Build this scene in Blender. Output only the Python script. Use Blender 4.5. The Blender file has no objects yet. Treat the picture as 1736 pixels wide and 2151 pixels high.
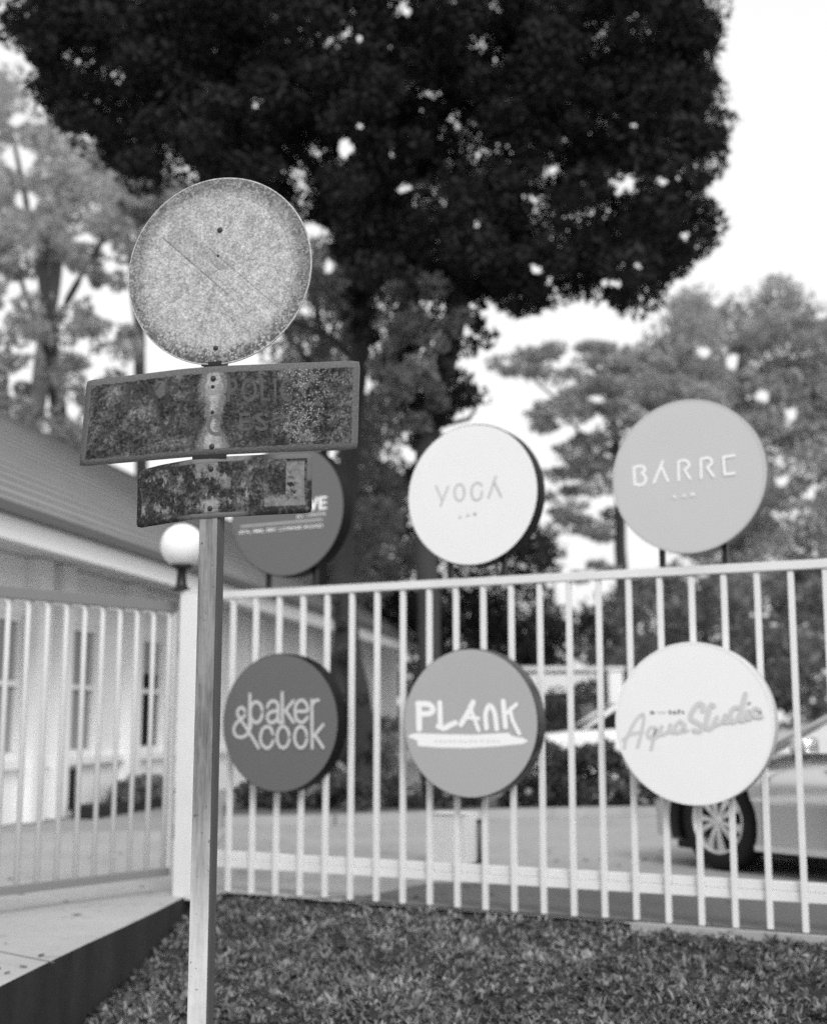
import bpy, bmesh, math, random
import numpy as np
from mathutils import Vector, Matrix

# ------------------------------------------------------------------ camera, sky, sun, exposure
sc = bpy.context.scene
col = sc.collection
F_PX, IMG_W, IMG_H = 2800.0, 1736.0, 2151.0
PITCH = math.radians(8.9)
EYE = 1.15
cam_d = bpy.data.cameras.new('camera')
cam = bpy.data.objects.new('camera', cam_d); col.objects.link(cam)
cam.location = (0, 0, EYE)
cam.rotation_euler = (math.radians(90) + PITCH, 0, 0)
cam_d.sensor_fit = 'HORIZONTAL'; cam_d.sensor_width = 36.0
cam_d.lens = 36.0 * F_PX / IMG_W
cam_d.clip_end = 2000; cam_d.clip_start = 0.05
cam_d.dof.use_dof = True; cam_d.dof.focus_distance = 4.34; cam_d.dof.aperture_fstop = 2.2
sc.camera = cam

SUN_EL, SUN_AZ = math.radians(38), math.radians(164)      # azimuth clockwise from +Y: high behind the camera
w = bpy.data.worlds.new('World'); sc.world = w; w.use_nodes = True
nt = w.node_tree; nt.nodes.clear()
sky = nt.nodes.new('ShaderNodeTexSky'); sky.sky_type = 'NISHITA'; sky.sun_disc = False
sky.sun_elevation = SUN_EL; sky.sun_rotation = SUN_AZ
sky.air_density = 1.6; sky.dust_density = 7.0; sky.ozone_density = 0.5
bw = nt.nodes.new('ShaderNodeRGBToBW')
bg = nt.nodes.new('ShaderNodeBackground'); bg.inputs['Strength'].default_value = 0.15
wo = nt.nodes.new('ShaderNodeOutputWorld')
cl_ = nt.nodes.new('ShaderNodeMath'); cl_.operation = 'MULTIPLY_ADD'; cl_.inputs[1].default_value = 0.35; cl_.inputs[2].default_value = 5.9   # even cloud layer over the clear-sky gradient
nt.links.new(sky.outputs[0], bw.inputs[0]); nt.links.new(bw.outputs[0], cl_.inputs[0]); nt.links.new(cl_.outputs[0], bg.inputs[0]); nt.links.new(bg.outputs[0], wo.inputs[0])
sl = bpy.data.lights.new('sun', 'SUN'); sl.energy = 1.5; sl.angle = math.radians(22); sl.color = (1, 1, 1)
so = bpy.data.objects.new('sun', sl); col.objects.link(so)
sd = Vector((math.sin(SUN_AZ) * math.cos(SUN_EL), math.cos(SUN_AZ) * math.cos(SUN_EL), math.sin(SUN_EL)))
so.rotation_euler = sd.to_track_quat('Z', 'Y').to_euler(); so.location = sd * 50
vs = sc.view_settings
vs.view_transform = 'Standard'; vs.look = 'None'; vs.gamma = 1.0; vs.use_curve_mapping = False
vs.exposure = 0.0
sc.render.engine = 'CYCLES'
try:
    sc.cycles.use_denoising = False
    sc.cycles.max_bounces = 6; sc.cycles.diffuse_bounces = 3; sc.cycles.transparent_max_bounces = 8
except Exception: pass

# ------------------------------------------------------------------ helpers
rng = np.random.default_rng(7)
random.seed(7)
CP, SP = math.cos(PITCH), math.sin(PITCH)
CAM = np.array([0, 0, EYE])
def ray(x, y):
    v = IMG_H / 2 - y
    return np.array([x - IMG_W / 2, F_PX * CP - v * SP, F_PX * SP + v * CP])
def at_z(x, y, z): d = ray(x, y); return CAM + d * (z - EYE) / d[2]
def at_y(x, y, Y): d = ray(x, y); return CAM + d * Y / d[1]
def at_plane(x, y, p, n): d = ray(x, y); return CAM + d * (((p - CAM) @ n) / (d @ n))
def V(a): return np.array(a, float)

def tag(o, label=None, cat=None, group=None, kind=None):
    if label: o['label'] = label
    if cat: o['category'] = cat
    if group: o['group'] = group
    if kind: o['kind'] = kind
    return o
def empty(name, loc, label, cat, group=None, kind=None):
    o = bpy.data.objects.new(name, None); col.objects.link(o); o.location = tuple(loc)
    o.empty_display_size = 0.1
    return tag(o, label, cat, group, kind)
def link(name, me, parent=None, loc=(0, 0, 0)):
    o = bpy.data.objects.new(name, me); col.objects.link(o); o.location = tuple(loc)
    if parent is not None: o.parent = parent
    return o
def wloc(p):
    l = V(p.location)
    while p.parent is not None: p = p.parent; l = l + V(p.location)
    return l
def mk(name, verts, faces, mat, parent=None, smooth=False):
    """world-space vertices -> one mesh object (parents only ever carry a translation)"""
    verts = np.asarray(verts, float)
    if parent is not None: verts = verts - wloc(parent)
    me = bpy.data.meshes.new(name); me.from_pydata([tuple(v) for v in verts], [], [tuple(f) for f in faces]); me.update()
    if mat is not None: me.materials.append(mat)
    if smooth: me.polygons.foreach_set('use_smooth', [True] * len(me.polygons))
    return link(name, me, parent)
class MB:
    def letters(s, name, mat, parent, A_=None):
        """touching strokes become one letter, each letter an object of its own"""
        par = list(range(len(s.v)))
        def find(i):
            while par[i] != i: par[i] = par[par[i]]; i = par[i]
            return i
        for f_ in s.f:
            for j in f_[1:]: par[find(f_[0])] = find(j)
        A_ = FT if A_ is None else A_; isl = {}
        for f_ in s.f: isl.setdefault(find(f_[0]), []).append(f_)
        V_ = np.array(s.v); X_ = V_ @ A_; Z_ = V_[:, 2]; groups = []
        for k, fs_ in isl.items():
            ids = sorted({i for q in fs_ for i in q}); bb = [X_[ids].min() + .001, X_[ids].max() - .001, Z_[ids].min() + .001, Z_[ids].max() - .001]
            merged = [fs_, bb]; rest = []
            for g_ in groups:
                b2 = g_[1]
                if bb[0] < b2[1] and b2[0] < bb[1] and bb[2] < b2[3] and b2[2] < bb[3]:
                    merged[0] = merged[0] + g_[0]; bb = [min(bb[0], b2[0]), max(bb[1], b2[1]), min(bb[2], b2[2]), max(bb[3], b2[3])]; merged[1] = bb
                else: rest.append(g_)
            groups = rest + [merged]
        for fs_, bb in groups:
            ids = sorted({i for q in fs_ for i in q}); m_ = {i: j for j, i in enumerate(ids)}
            mk(name, V_[ids], [tuple(m_[i] for i in q) for q in fs_], mat, parent)
    def __init__(s): s.v = []; s.f = []
    def add(s, vs_, fs): n = len(s.v); s.v += [tuple(q) for q in vs_]; s.f += [tuple(i + n for i in f) for f in fs]; return s
    def box(s, c, ax, ay, az, hx, hy, hz):
        c, ax, ay, az = map(V, (c, ax, ay, az))
        vs_ = [c + ax * hx * a + ay * hy * b + az * hz * d for d in (-1, 1) for a, b in ((-1, -1), (1, -1), (1, 1), (-1, 1))]
        return s.add(vs_, [(3, 2, 1, 0), (4, 5, 6, 7), (0, 1, 5, 4), (1, 2, 6, 5), (2, 3, 7, 6), (3, 0, 4, 7)])
    def bbox(s, c, ax, ay, az, hx, hy, hz, b=0.004):
        """box with chamfered edges"""
        bm = bmesh.new(); bmesh.ops.create_cube(bm, size=1)
        for v in bm.verts: v.co = Vector((v.co.x * 2 * hx, v.co.y * 2 * hy, v.co.z * 2 * hz))
        bmesh.ops.bevel(bm, geom=list(bm.edges), offset=b, segments=2, affect='EDGES', profile=0.6)
        c, ax, ay, az = map(V, (c, ax, ay, az)); bm.verts.index_update()
        s.add([c + ax * v.co.x + ay * v.co.y + az * v.co.z for v in bm.verts], [[v.index for v in f.verts] for f in bm.faces]); bm.free()
        return s
    def tube(s, pts, rad, n=10, cap=True):
        pts = [V(p) for p in pts]; rad = rad if hasattr(rad, '__len__') else [rad] * len(pts)
        up = V((0.31, 0.17, 0.93)); base = len(s.v)
        for i, p in enumerate(pts):
            t = (pts[min(i + 1, len(pts) - 1)] - pts[max(i - 1, 0)]); t /= np.linalg.norm(t) + 1e-9
            a = np.cross(t, up) if abs(t @ up) < 0.97 else np.cross(t, V((1, 0, 0)))
            a /= np.linalg.norm(a); b = np.cross(t, a)
            for k in range(n):
                th = 2 * math.pi * k / n
                s.v.append(tuple(p + rad[i] * (a * math.cos(th) + b * math.sin(th))))
        for i in range(len(pts) - 1):
            for k in range(n):
                s.f.append((base + i * n + k, base + i * n + (k + 1) % n, base + (i + 1) * n + (k + 1) % n, base + (i + 1) * n + k))
        if cap:
            s.f.append(tuple(base + k for k in reversed(range(n)))); s.f.append(tuple(base + (len(pts) - 1) * n + k for k in range(n)))
        return s
    def disc_prism(s, c, ax, ay, r, d0, d1, n=64, bev=0.0):
        """round slab: axes ax, ay span the disc, depth along az = ax x ay from d0 to d1"""
        c, ax, ay = map(V, (c, ax, ay)); az = np.cross(ax, ay)
        rings = [(r - bev, d0), (r, d0 + bev), (r, d1 - bev), (r - bev, d1)] if bev else [(r, d0), (r, d1)]
        base = len(s.v)
        for rr, d in rings:
            for k in range(n):
                th = 2 * math.pi * k / n; s.v.append(tuple(c + rr * (ax * math.cos(th) + ay * math.sin(th)) + az * d))
        for i in range(len(rings) - 1):
            for k in range(n): s.f.append((base + i * n + k, base + i * n + (k + 1) % n, base + (i + 1) * n + (k + 1) % n, base + (i + 1) * n + k))
        s.f.append(tuple(base + k for k in reversed(range(n)))); s.f.append(tuple(base + (len(rings) - 1) * n + k for k in range(n)))
        return s
    def lathe(s, c, prof, n=32):
        c = V(c); base = len(s.v)
        for r, z in prof:
            for k in range(n): th = 2 * math.pi * k / n; s.v.append((c[0] + r * math.cos(th), c[1] + r * math.sin(th), c[2] + z))
        for i in range(len(prof) - 1):
            for k in range(n): s.f.append((base + i * n + k, base + i * n + (k + 1) % n, base + (i + 1) * n + (k + 1) % n, base + (i + 1) * n + k))
        return s
    def build(s, name, mat, parent=None, smooth=False): return mk(name, s.v, s.f, mat, parent, smooth)

# node helper: small arithmetic graphs
class N:
    def __init__(s, mat): s.m = mat; s.t = mat.node_tree
    def new(s, t): return s.t.nodes.new(t)
    def put(s, sock, v):
        if isinstance(v, (int, float)): sock.default_value = v
        elif isinstance(v, tuple): sock.default_value = v
        else: s.t.links.new(v, sock)
    def m_(s, op, a, b=0.0, c=0.0, clamp=False):
        n = s.new('ShaderNodeMath'); n.operation = op; n.use_clamp = clamp
        s.put(n.inputs[0], a); s.put(n.inputs[1], b); s.put(n.inputs[2], c); return n.outputs[0]
    def mul(s, a, b): return s.m_('MULTIPLY', a, b)
    def add(s, a, b): return s.m_('ADD', a, b)
    def sub(s, a, b): return s.m_('SUBTRACT', a, b)
    def mn(s, a, b): return s.m_('MINIMUM', a, b)
    def mx(s, a, b): return s.m_('MAXIMUM', a, b)
    def ab(s, a): return s.m_('ABSOLUTE', a)
    def step(s, v, lo, hi):
        n = s.new('ShaderNodeMapRange'); n.interpolation_type = 'SMOOTHSTEP' if hi > lo else 'LINEAR'
        s.put(n.inputs[0], v); n.inputs[1].default_value = lo; n.inputs[2].default_value = hi
        n.inputs[3].default_value = 0; n.inputs[4].default_value = 1; return n.outputs[0]
    def down(s, v, lo, hi): return s.sub(1.0, s.step(v, lo, hi))
    def mix(s, f, a, b):
        n = s.new('ShaderNodeMix'); n.data_type = 'FLOAT'; s.put(n.inputs[0], f); s.put(n.inputs[2], a); s.put(n.inputs[3], b); return n.outputs[0]
    def noise(s, vec, scale, detail=4.0, rough=0.6, dist=0.0):
        n = s.new('ShaderNodeTexNoise'); s.put(n.inputs['Vector'], vec); n.inputs['Scale'].default_value = scale
        n.inputs['Detail'].default_value = detail; n.inputs['Roughness'].default_value = rough; n.inputs['Distortion'].default_value = dist
        return n.outputs[0]
    def voro(s, vec, scale, out='Distance', feat='F1'):
        n = s.new('ShaderNodeTexVoronoi'); n.feature = feat; s.put(n.inputs['Vector'], vec); n.inputs['Scale'].default_value = scale
        return n.outputs[out]
    def obj(s): return s.new('ShaderNodeTexCoord').outputs['Object']
    def uv(s): return s.new('ShaderNodeTexCoord').outputs['UV']
    def xyz(s, v):
        n = s.new('ShaderNodeSeparateXYZ'); s.put(n.inputs[0], v); return n.outputs[0], n.outputs[1], n.outputs[2]
    def comb(s, x, y, z):
        n = s.new('ShaderNodeCombineXYZ'); s.put(n.inputs[0], x); s.put(n.inputs[1], y); s.put(n.inputs[2], z); return n.outputs[0]
    def scale(s, v, k):
        n = s.new('ShaderNodeMapping'); s.put(n.inputs[0], v); n.inputs['Scale'].default_value = k; return n.outputs[0]
    def col(s, v):
        n = s.new('ShaderNodeCombineColor'); s.put(n.inputs[0], v); s.put(n.inputs[1], v); s.put(n.inputs[2], v); return n.outputs[0]
def new_mat(name, rough=0.6, metallic=0.0, spec=0.25):
    m = bpy.data.materials.new(name); m.use_nodes = True
    b = m.node_tree.nodes['Principled BSDF']; b.inputs['Roughness'].default_value = rough; b.inputs['Metallic'].default_value = metallic
    b.inputs['Specular IOR Level'].default_value = spec
    return m, N(m), b
def grey(name, v, var=0.15, scale=6.0, rough=0.6, bump=0.0, metallic=0.0, spec=0.3, fine=0.0, stretch=None):
    m, n, b = new_mat(name, rough, metallic, spec)
    vec = n.obj()
    if stretch: vec = n.scale(vec, stretch)
    a = n.noise(vec, scale, 5, 0.62)
    val = n.mul(n.add(n.mul(n.sub(a, 0.5), 2 * var), 1.0), v)
    if fine: val = n.mul(val, n.add(1.0, n.mul(n.sub(n.noise(vec, scale * 14, 3, 0.7), 0.5), 2 * fine)))
    n.t.links.new(n.col(n.m_('MAXIMUM', val, 0.003)), b.inputs['Base Color'])
    if bump:
        bp = n.new('ShaderNodeBump'); bp.inputs['Strength'].default_value = bump; bp.inputs['Distance'].default_value = 0.02
        n.t.links.new(n.noise(vec, scale * 5, 4, 0.7), bp.inputs['Height']); n.t.links.new(bp.outputs[0], b.inputs['Normal'])
    return m
def leaf_mat(name, v, trans=0.25, var=0.45, scale=0.8, rng_=(.6, .8)):
    m, n, b = new_mat(name, 0.7, 0, 0.12)
    a = n.noise(n.obj(), scale, 3, 0.6); r = n.new('ShaderNodeNewGeometry').outputs['Random Per Island']
    val = n.mul(n.mul(n.add(1.0, n.mul(n.sub(a, 0.5), 2 * var)), n.add(rng_[0], n.mul(r, rng_[1]))), v)
    c = n.col(val); n.t.links.new(c, b.inputs['Base Color'])
    tr = n.new('ShaderNodeBsdfTranslucent'); n.t.links.new(c, tr.inputs[0])
    mx = n.new('ShaderNodeMixShader'); mx.inputs[0].default_value = trans
    n.t.links.new(b.outputs[0], mx.inputs[1]); n.t.links.new(tr.outputs[0], mx.inputs[2])
    n.t.links.new(mx.outputs[0], n.t.nodes['Material Output'].inputs[0])
    return m

M = {}
M['white_metal'] = grey('white_metal', 0.68, 0.12, 2.2, 0.5, fine=0.08, spec=.2)
M['rail_grey'] = grey('rail_grey', 0.20, 0.06, 3, 0.5)
M['black_metal'] = grey('black_metal', 0.012, 0.2, 4, 0.35)
def stained(name, v):
    m, n, b = new_mat(name, 0.9, 0, .15); o = n.obj()
    base = n.mul(v, n.add(.72, n.mul(n.noise(o, .7, 6, .7), .56)))
    base = n.mul(base, n.add(.88, n.mul(n.noise(o, 14, 4, .7), .24)))
    base = n.mul(base, n.sub(1.0, n.mul(n.step(n.noise(n.scale(o, (1, 1, 1)), 2.6, 5, .75), .56, .68), .28)))
    spots = n.mul(n.down(n.voro(o, 3.1), .03, .07), n.step(n.noise(o, 1.3, 2, .5), .5, .6)); base = n.mul(base, n.sub(1.0, n.mul(spots, .6)))
    n.t.links.new(n.col(base), b.inputs['Base Color']); return m
M['concrete'] = stained('concrete', 0.41)
M['concrete_dim'] = stained('concrete_dim', 0.34)
M['asphalt'] = grey('asphalt', 0.135, 0.14, 0.9, 0.9, 0.2, fine=0.2)
M['soil'] = grey('soil', 0.03, 0.3, 6, 0.95, 0.6, fine=0.3)
M['shade_stain_wall'] = grey('shade_stain_wall', 0.03, 1.1, 3.0, 0.9, 0.3, fine=0.3, stretch=(1, 1, 0.35))  # near-black base carries the side's shade; stains vary it
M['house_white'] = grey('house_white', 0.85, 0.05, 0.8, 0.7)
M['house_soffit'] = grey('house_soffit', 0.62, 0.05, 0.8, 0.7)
M['house_grey'] = grey('house_grey', 0.30, 0.1, 0.8, 0.6)
M['roof'] = grey('roof', 0.235, 0.18, 1.6, 0.9, 0.0, fine=0.2, spec=.1)
M['gutter'] = grey('gutter', 0.12, 0.1, 1, 0.5)
M['dark'] = grey('dark', 0.02, 0.2, 1, 0.5)
M['pane'] = grey('pane', 0.012, 0.3, 1.5, 0.5, spec=0.05)
M['bark'] = grey('bark', 0.045, 0.4, 2.5, 0.95, 0.6, fine=0.4, stretch=(1, 1, 0.4))
M['bark_mid'] = grey('bark_mid', 0.09, 0.4, 2.5, 0.95, 0.6, fine=0.4, stretch=(1, 1, 0.4))

# ------------------------------------------------------------------ geometry frame of the fence
FA = at_z(480, 1872, 0); FB = at_z(1690, 1958, 0)
FT = (FB - FA); FT[2] = 0; FT /= np.linalg.norm(FT)          # along the fence, to the right
FN = V((FT[1], -FT[0], 0))                                    # out of the fence, towards the street
UP = V((0, 0, 1))
def fp(s, z, off=0.0): return FA + FT * s + FN * off + UP * z
def q_of(x, y): return (x - FA[0]) * FN[0] + (y - FA[1]) * FN[1]

# driveway edge (top of slab) and the sloping verge
DE = [at_z(*p, 0)[:2] for p in ((400, 1878), (330, 1914), (255, 1950), (180, 1984), (95, 2025), (11, 2067))]
DE.append(DE[-1] + (DE[-1] - DE[-2]) * 1.6)
DE.append(DE[-1] + V((-0.5, -1.2)))
def edge_x(y):
    ys = [p[1] for p in DE][::-1]; xs = [p[0] for p in DE][::-1]
    return float(np.interp(y, ys, xs))
def ground_h(x, y):
    q = q_of(x, y)
    z = -0.03 - 0.125 * max(q, 0) if q < 3.2 else -0.43 - 0.05 * min(q - 3.2, 3)
    e = x - edge_x(y)
    z -= 0.10 * math.exp(-max(e, 0) / 0.25) * min(1, max(q, 0) / 1.2)
    return z + 0.012 * math.sin(5.1 * x + 1.3 * y) * math.cos(3.7 * y - x) * min(1, max(q, 0))

# ------------------------------------------------------------------ the setting
def sheet(name, pts, z, mat, **kw):
    bm = bmesh.new(); vs_ = [bm.verts.new((p[0], p[1], z)) for p in pts]; f = bm.faces.new(vs_)
    if f.normal.z < 0 or True:
        f.normal_update()
        if f.normal.z < 0: f.normal_flip()
    bmesh.ops.triangulate(bm, faces=bm.faces[:])
    me = bpy.data.meshes.new(name); bm.to_mesh(me); bm.free(); me.materials.append(mat)
    return tag(link(name, me), kind='structure', **kw)
corner = at_z(400, 1878, 0)[:2]
fe = lambda s, o: (FA + FT * s + FN * o)[:2]
# inner ground: everything behind the fence line and the driveway, out to the horizon
inner = [(-900, 1200), (900, 1200), (900, fe(60, 0)[1] - 600)] + [fe(60, 0.04)] + [fe(-0.32, 0.04)] + [tuple(p) for p in DE] + [(DE[-1][0] - 3, -30), (-900, -30)]
sheet('ground', inner, -0.012, M['concrete_dim'])
# the driveway slab in front of and behind the gate
dv = [tuple(p) for p in DE] + [(-9, DE[-1][1]), (-9, 13.0), tuple(at_z(330, 1745, 0)[:2]), tuple(at_z(470, 1748, 0)[:2]), fe(-0.32, 0.04)]
sheet('driveway', dv, 0.0, M['concrete'])
# paved yard behind the fence
yd = [tuple(at_z(x, y, 0)[:2]) for x, y in ((470, 1748), (700, 1744), (900, 1738), (1100, 1727), (1390, 1716), (1440, 1716), (1800, 1722), (1900, 1900), (1736, 1900), (1100, 1852), (905, 1854), (774, 1880), (640, 1886), (478, 1874))]
sheet('yard_pavement', yd, -0.006, M['concrete_dim'])
ap = [tuple(at_z(x, y, 0)[:2]) for x, y in ((774, 1880.0), (905, 1854), (1100, 1852), (1400, 1862), (1736, 1880), (1950, 1892))] + [tuple(fe(6.5, 0.02)), tuple(fe(0.9, 0.02))]
sheet('asphalt_road', ap, -0.002, M['asphalt'])
# side of the slab: retaining face, its shade put into a dark, stained colour
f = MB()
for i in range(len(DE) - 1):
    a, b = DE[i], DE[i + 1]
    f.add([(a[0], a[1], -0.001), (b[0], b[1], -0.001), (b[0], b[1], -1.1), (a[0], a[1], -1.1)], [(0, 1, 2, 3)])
tag(f.build('driveway_side_wall', M['shade_stain_wall']), kind='structure')
# verge under the grass
gx = np.linspace(-5, 9, 113); gy = np.linspace(-4, 11, 121); vv = []; ff = []
idx = {}
for j, y in enumerate(gy):
    for i, x in enumerate(gx):
        idx[i, j] = len(vv); vv.append((x, y, ground_h(x, y)))
for j in range(len(gy) - 1):
    for i in range(len(gx) - 1):
        cx_, cy_ = (gx[i] + gx[i + 1]) / 2, (gy[j] + gy[j + 1]) / 2
        if q_of(cx_, cy_) < -0.12 or cx_ < edge_x(cy_) - 0.25: continue
        ff.append((idx[i, j], idx[i + 1, j], idx[i + 1, j + 1], idx[i, j + 1]))
used = sorted({k for q in ff for k in q}); rm = {k: n for n, k in enumerate(used)}
tag(mk('verge_soil', [vv[k] for k in used], [tuple(rm[k] for k in q) for q in ff], M['soil'], None, True), kind='structure')
# thin concrete edging at the back of the verge
f = MB(); f.box(fp(3.9, -0.045, 0.10), FT, FN, UP, 1.0, 0.035, 0.045)
tag(f.build('verge_kerb', M['concrete_dim']), kind='structure')

# grass and broad-leaved ground cover
def blades(n, spread):
    out = []; cnt = 0
    Vs = np.zeros((n * 6, 3)); keep = 0
    while keep < n:
        Y = random.uniform(4.3, 10.5); X = random.uniform(-0.36 * Y - 0.2, 0.36 * Y + 0.2)
        q = q_of(X, Y)
        if q < -0.03 or X < edge_x(Y) + 0.02 or q > 5: continue
        d = X - edge_x(Y)
        if q < 0.12 and random.random() < 0.5: continue
        cn = math.sin(17 * X + 3 * math.sin(9 * Y)) * math.sin(15 * Y + 2.6 * math.sin(11 * X + 1)) + .5 * math.sin(31 * X + 2) * math.sin(27 * Y)
        if cn < -.15 and random.random() < .62: continue
        if d < 0.25 and random.random() < (0.5 - d * 1.4): continue
        z = ground_h(X, Y) - 0.01
        L = random.uniform(0.028, 0.066) * (1.15 if random.random() < .3 else 1); wd = random.uniform(0.004, 0.009)
        cl_n = max(-.9, min(1, cn)); L *= 1 + .45 * cl_n; wd *= 1 + .3 * cl_n
        if random.random() < 0.32: wd *= 2.3; L *= 0.8
        th = random.uniform(0, 2 * math.pi); lean = random.uniform(0.5, 2.3)
        dx, dy = math.cos(th), math.sin(th); px_, py_ = -dy, dx
        for k, (t, ww) in enumerate(((0, 0.7), (0.55, 1.0), (1.0, 0.12))):
            h = L * (t * math.cos(lean * 0.6) if t < .6 else 0.55 * math.cos(lean * .6) + .45 * math.cos(lean * 1.25))
            o = L * (t * math.sin(lean * 0.6) if t < .6 else 0.55 * math.sin(lean * .6) + .45 * math.sin(lean * 1.25))
            for sgn, kk in ((-1, 0), (1, 1)):
                Vs[keep * 6 + k * 2 + kk] = (X + dx * o + sgn * px_ * wd * ww, Y + dy * o + sgn * py_ * wd * ww, z + h)
        keep += 1
    return Vs
def quick_mesh(name, Vs, Fs, mat, smooth=False):
    me = bpy.data.meshes.new(name); nv, nf = len(Vs), len(Fs); k = Fs.shape[1]
    me.vertices.add(nv); me.vertices.foreach_set('co', np.asarray(Vs, np.float32).ravel())
    me.loops.add(nf * k); me.loops.foreach_set('vertex_index', Fs.astype(np.int32).ravel())
    me.polygons.add(nf); me.polygons.foreach_set('loop_start', np.arange(0, nf * k, k, dtype=np.int32)); me.polygons.foreach_set('loop_total', np.full(nf, k, np.int32))
    me.update(calc_edges=True); me.materials.append(mat)
    return me
NB = 95000
gv = blades(NB, 1)
b0 = np.arange(NB) * 6
gf = np.concatenate([np.stack([b0, b0 + 1, b0 + 3, b0 + 2], 1), np.stack([b0 + 2, b0 + 3, b0 + 5, b0 + 4], 1)])
M['grass'] = leaf_mat('grass', 0.18, 0.3, 1.2, 2.6, (.2, 1.7))
tag(link('grass', quick_mesh('grass', gv, gf, M['grass'])), 'dark short grass and creeping broad leaves covering the verge', 'grass', kind='stuff')

# ------------------------------------------------------------------ trees
def poly_area(p): p = V(p); x, y = p[:, 0], p[:, 1]; return 0.5 * abs(np.dot(x, np.roll(y, 1)) - np.dot(y, np.roll(x, 1)))
def in_poly(x, y, P):
    c = False; j = len(P) - 1
    for i in range(len(P)):
        if (P[i][1] > y) != (P[j][1] > y) and x < (P[j][0] - P[i][0]) * (y - P[i][1]) / (P[j][1] - P[i][1]) + P[i][0]: c = not c
        j = i
    return c
def crown(name, polys, mat, parent, leaf=0.13, cov=2.2, clump=0.55, flat=0.75, holes=(), droop=0.3, seed=1):
    """leaf-sized faces in clumps; polys = [(outline, near depth, far depth, cover)]"""
    r = np.random.default_rng(seed); rd = random.Random(seed)
    C_, ax = [], []
    for P, Y0, Y1, cv in polys:
        Ym = (Y0 + Y1) / 2; m = Ym / F_PX
        area = poly_area(P) * m * m; nl = int(cov * cv * area / (leaf * leaf * 0.21))
        per = 110 if leaf > .145 or cov < 15 else 220; nc = max(3, nl // per)
        xs = [p[0] for p in P]; ys = [p[1] for p in P]; got = 0; tries = 0
        while got < nc and tries < nc * 60:
            tries += 1
            x, y = rd.uniform(min(xs), max(xs)), rd.uniform(min(ys), max(ys))
            if not in_poly(x, y, P): continue
            if any((x - hx) ** 2 / (hr * hr) + (y - hy) ** 2 / (hr * hr * hs * hs) < 1 for hx, hy, hr, hs in holes): continue
            Y = rd.uniform(Y0, Y1); c = at_y(x, y, Y)
            rr = clump * rd.uniform(0.55, 1.25)
            d = r.normal(size=(per, 3)); d /= np.linalg.norm(d, axis=1)[:, None]
            d *= (rr * r.uniform(0.25, 1.0, per) ** 0.5)[:, None]; d[:, 2] *= flat
            pts = c + d
            if holes:
                rel = pts - CAM; yy = rel[:, 1] * CP + rel[:, 2] * SP; zz = -rel[:, 1] * SP + rel[:, 2] * CP
                sx = IMG_W / 2 + F_PX * rel[:, 0] / yy; sy = IMG_H / 2 - F_PX * zz / yy
                ok = np.ones(per, bool)
                for hx, hy, hr, hs in holes: ok &= ((sx - hx) ** 2 / (hr * hr) + (sy - hy) ** 2 / (hr * hr * hs * hs)) > r.uniform(0.5, 1.0, per)
                pts = pts[ok]
            C_.append(pts); got += 1
    C_ = np.concatenate(C_); n = len(C_)
    a = r.normal(size=(n, 3)); a[:, 2] -= droop; a /= np.linalg.norm(a, axis=1)[:, None]
    b = np.cross(a, r.normal(size=(n, 3))); b /= np.linalg.norm(b, axis=1)[:, None]
    L = (leaf * r.uniform(0.6, 1.3, n))[:, None]; W_ = L * 0.42
    v = np.empty((n, 4, 3)); v[:, 0] = C_ - a * L * 0.5; v[:, 1] = C_ + b * W_ * 0.5; v[:, 2] = C_ + a * L * 0.5; v[:, 3] = C_ - b * W_ * 0.5
    v = v.reshape(-1, 3) - wloc(parent) if parent is not None else v.reshape(-1, 3)
    fs = np.arange(n * 4).reshape(n, 4)
    return link(name, quick_mesh(name, v, fs, mat), parent)
def limb(pts, Y, r0, r1, wob=0.0, seed=0):
    rd = random.Random(seed); P = [at_y(x, y, Y if not hasattr(Y, '__len__') else Y[i]) for i, (x, y) in enumerate(pts)]
    out = []; R = []
    for i in range(len(P) - 1):
        for k in range(4):
            t = k / 4; q = P[i] * (1 - t) + P[i + 1] * t + V((rd.uniform(-wob, wob), rd.uniform(-wob, wob), 0)); out.append(q); tt = (i + t) / (len(P) - 1); R.append(r0 + (r1 - r0) * tt)
    out.append(P[-1]); R.append(r1)
    return out, R
def tree(name, base_px, Y, label, cat, limbs, crowns, group=None):
    b = at_y(base_px[0], base_px[1], Y); b[2] = 0
    root = empty(name, b, label, cat, group)
    for k, (pts, r0, r1, nm) in enumerate(limbs):
        P, R = limb(pts, Y, r0, r1, r0 * 0.12, k)
        if nm == 'trunk': P[0][2] = -0.05
        MB().tube(P, R, 9).build(nm, M[limbs_mat.get(name, 'bark')], root, True)
    for kw in crowns: crown('crown' if len(crowns) == 1 or kw.get('first') else 'foliage', parent=root, **{k: v for k, v in kw.items() if k != 'first'})
    return root
limbs_mat = {'pale_tree': 'bark_mid', 'ivy_clad_tree': 'bark'}
M['leaf_ivy'] = leaf_mat('leaf_ivy', 0.10, 0.3, 0.8, 1.5)
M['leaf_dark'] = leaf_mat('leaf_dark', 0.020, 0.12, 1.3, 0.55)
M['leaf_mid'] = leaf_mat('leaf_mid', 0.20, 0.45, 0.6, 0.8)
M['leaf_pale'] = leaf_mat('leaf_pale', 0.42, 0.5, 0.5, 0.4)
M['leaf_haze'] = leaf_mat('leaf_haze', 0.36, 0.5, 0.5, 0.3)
M['leaf_hedge'] = leaf_mat('leaf_hedge', 0.075, 0.2, 0.7, 1.2)

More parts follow.
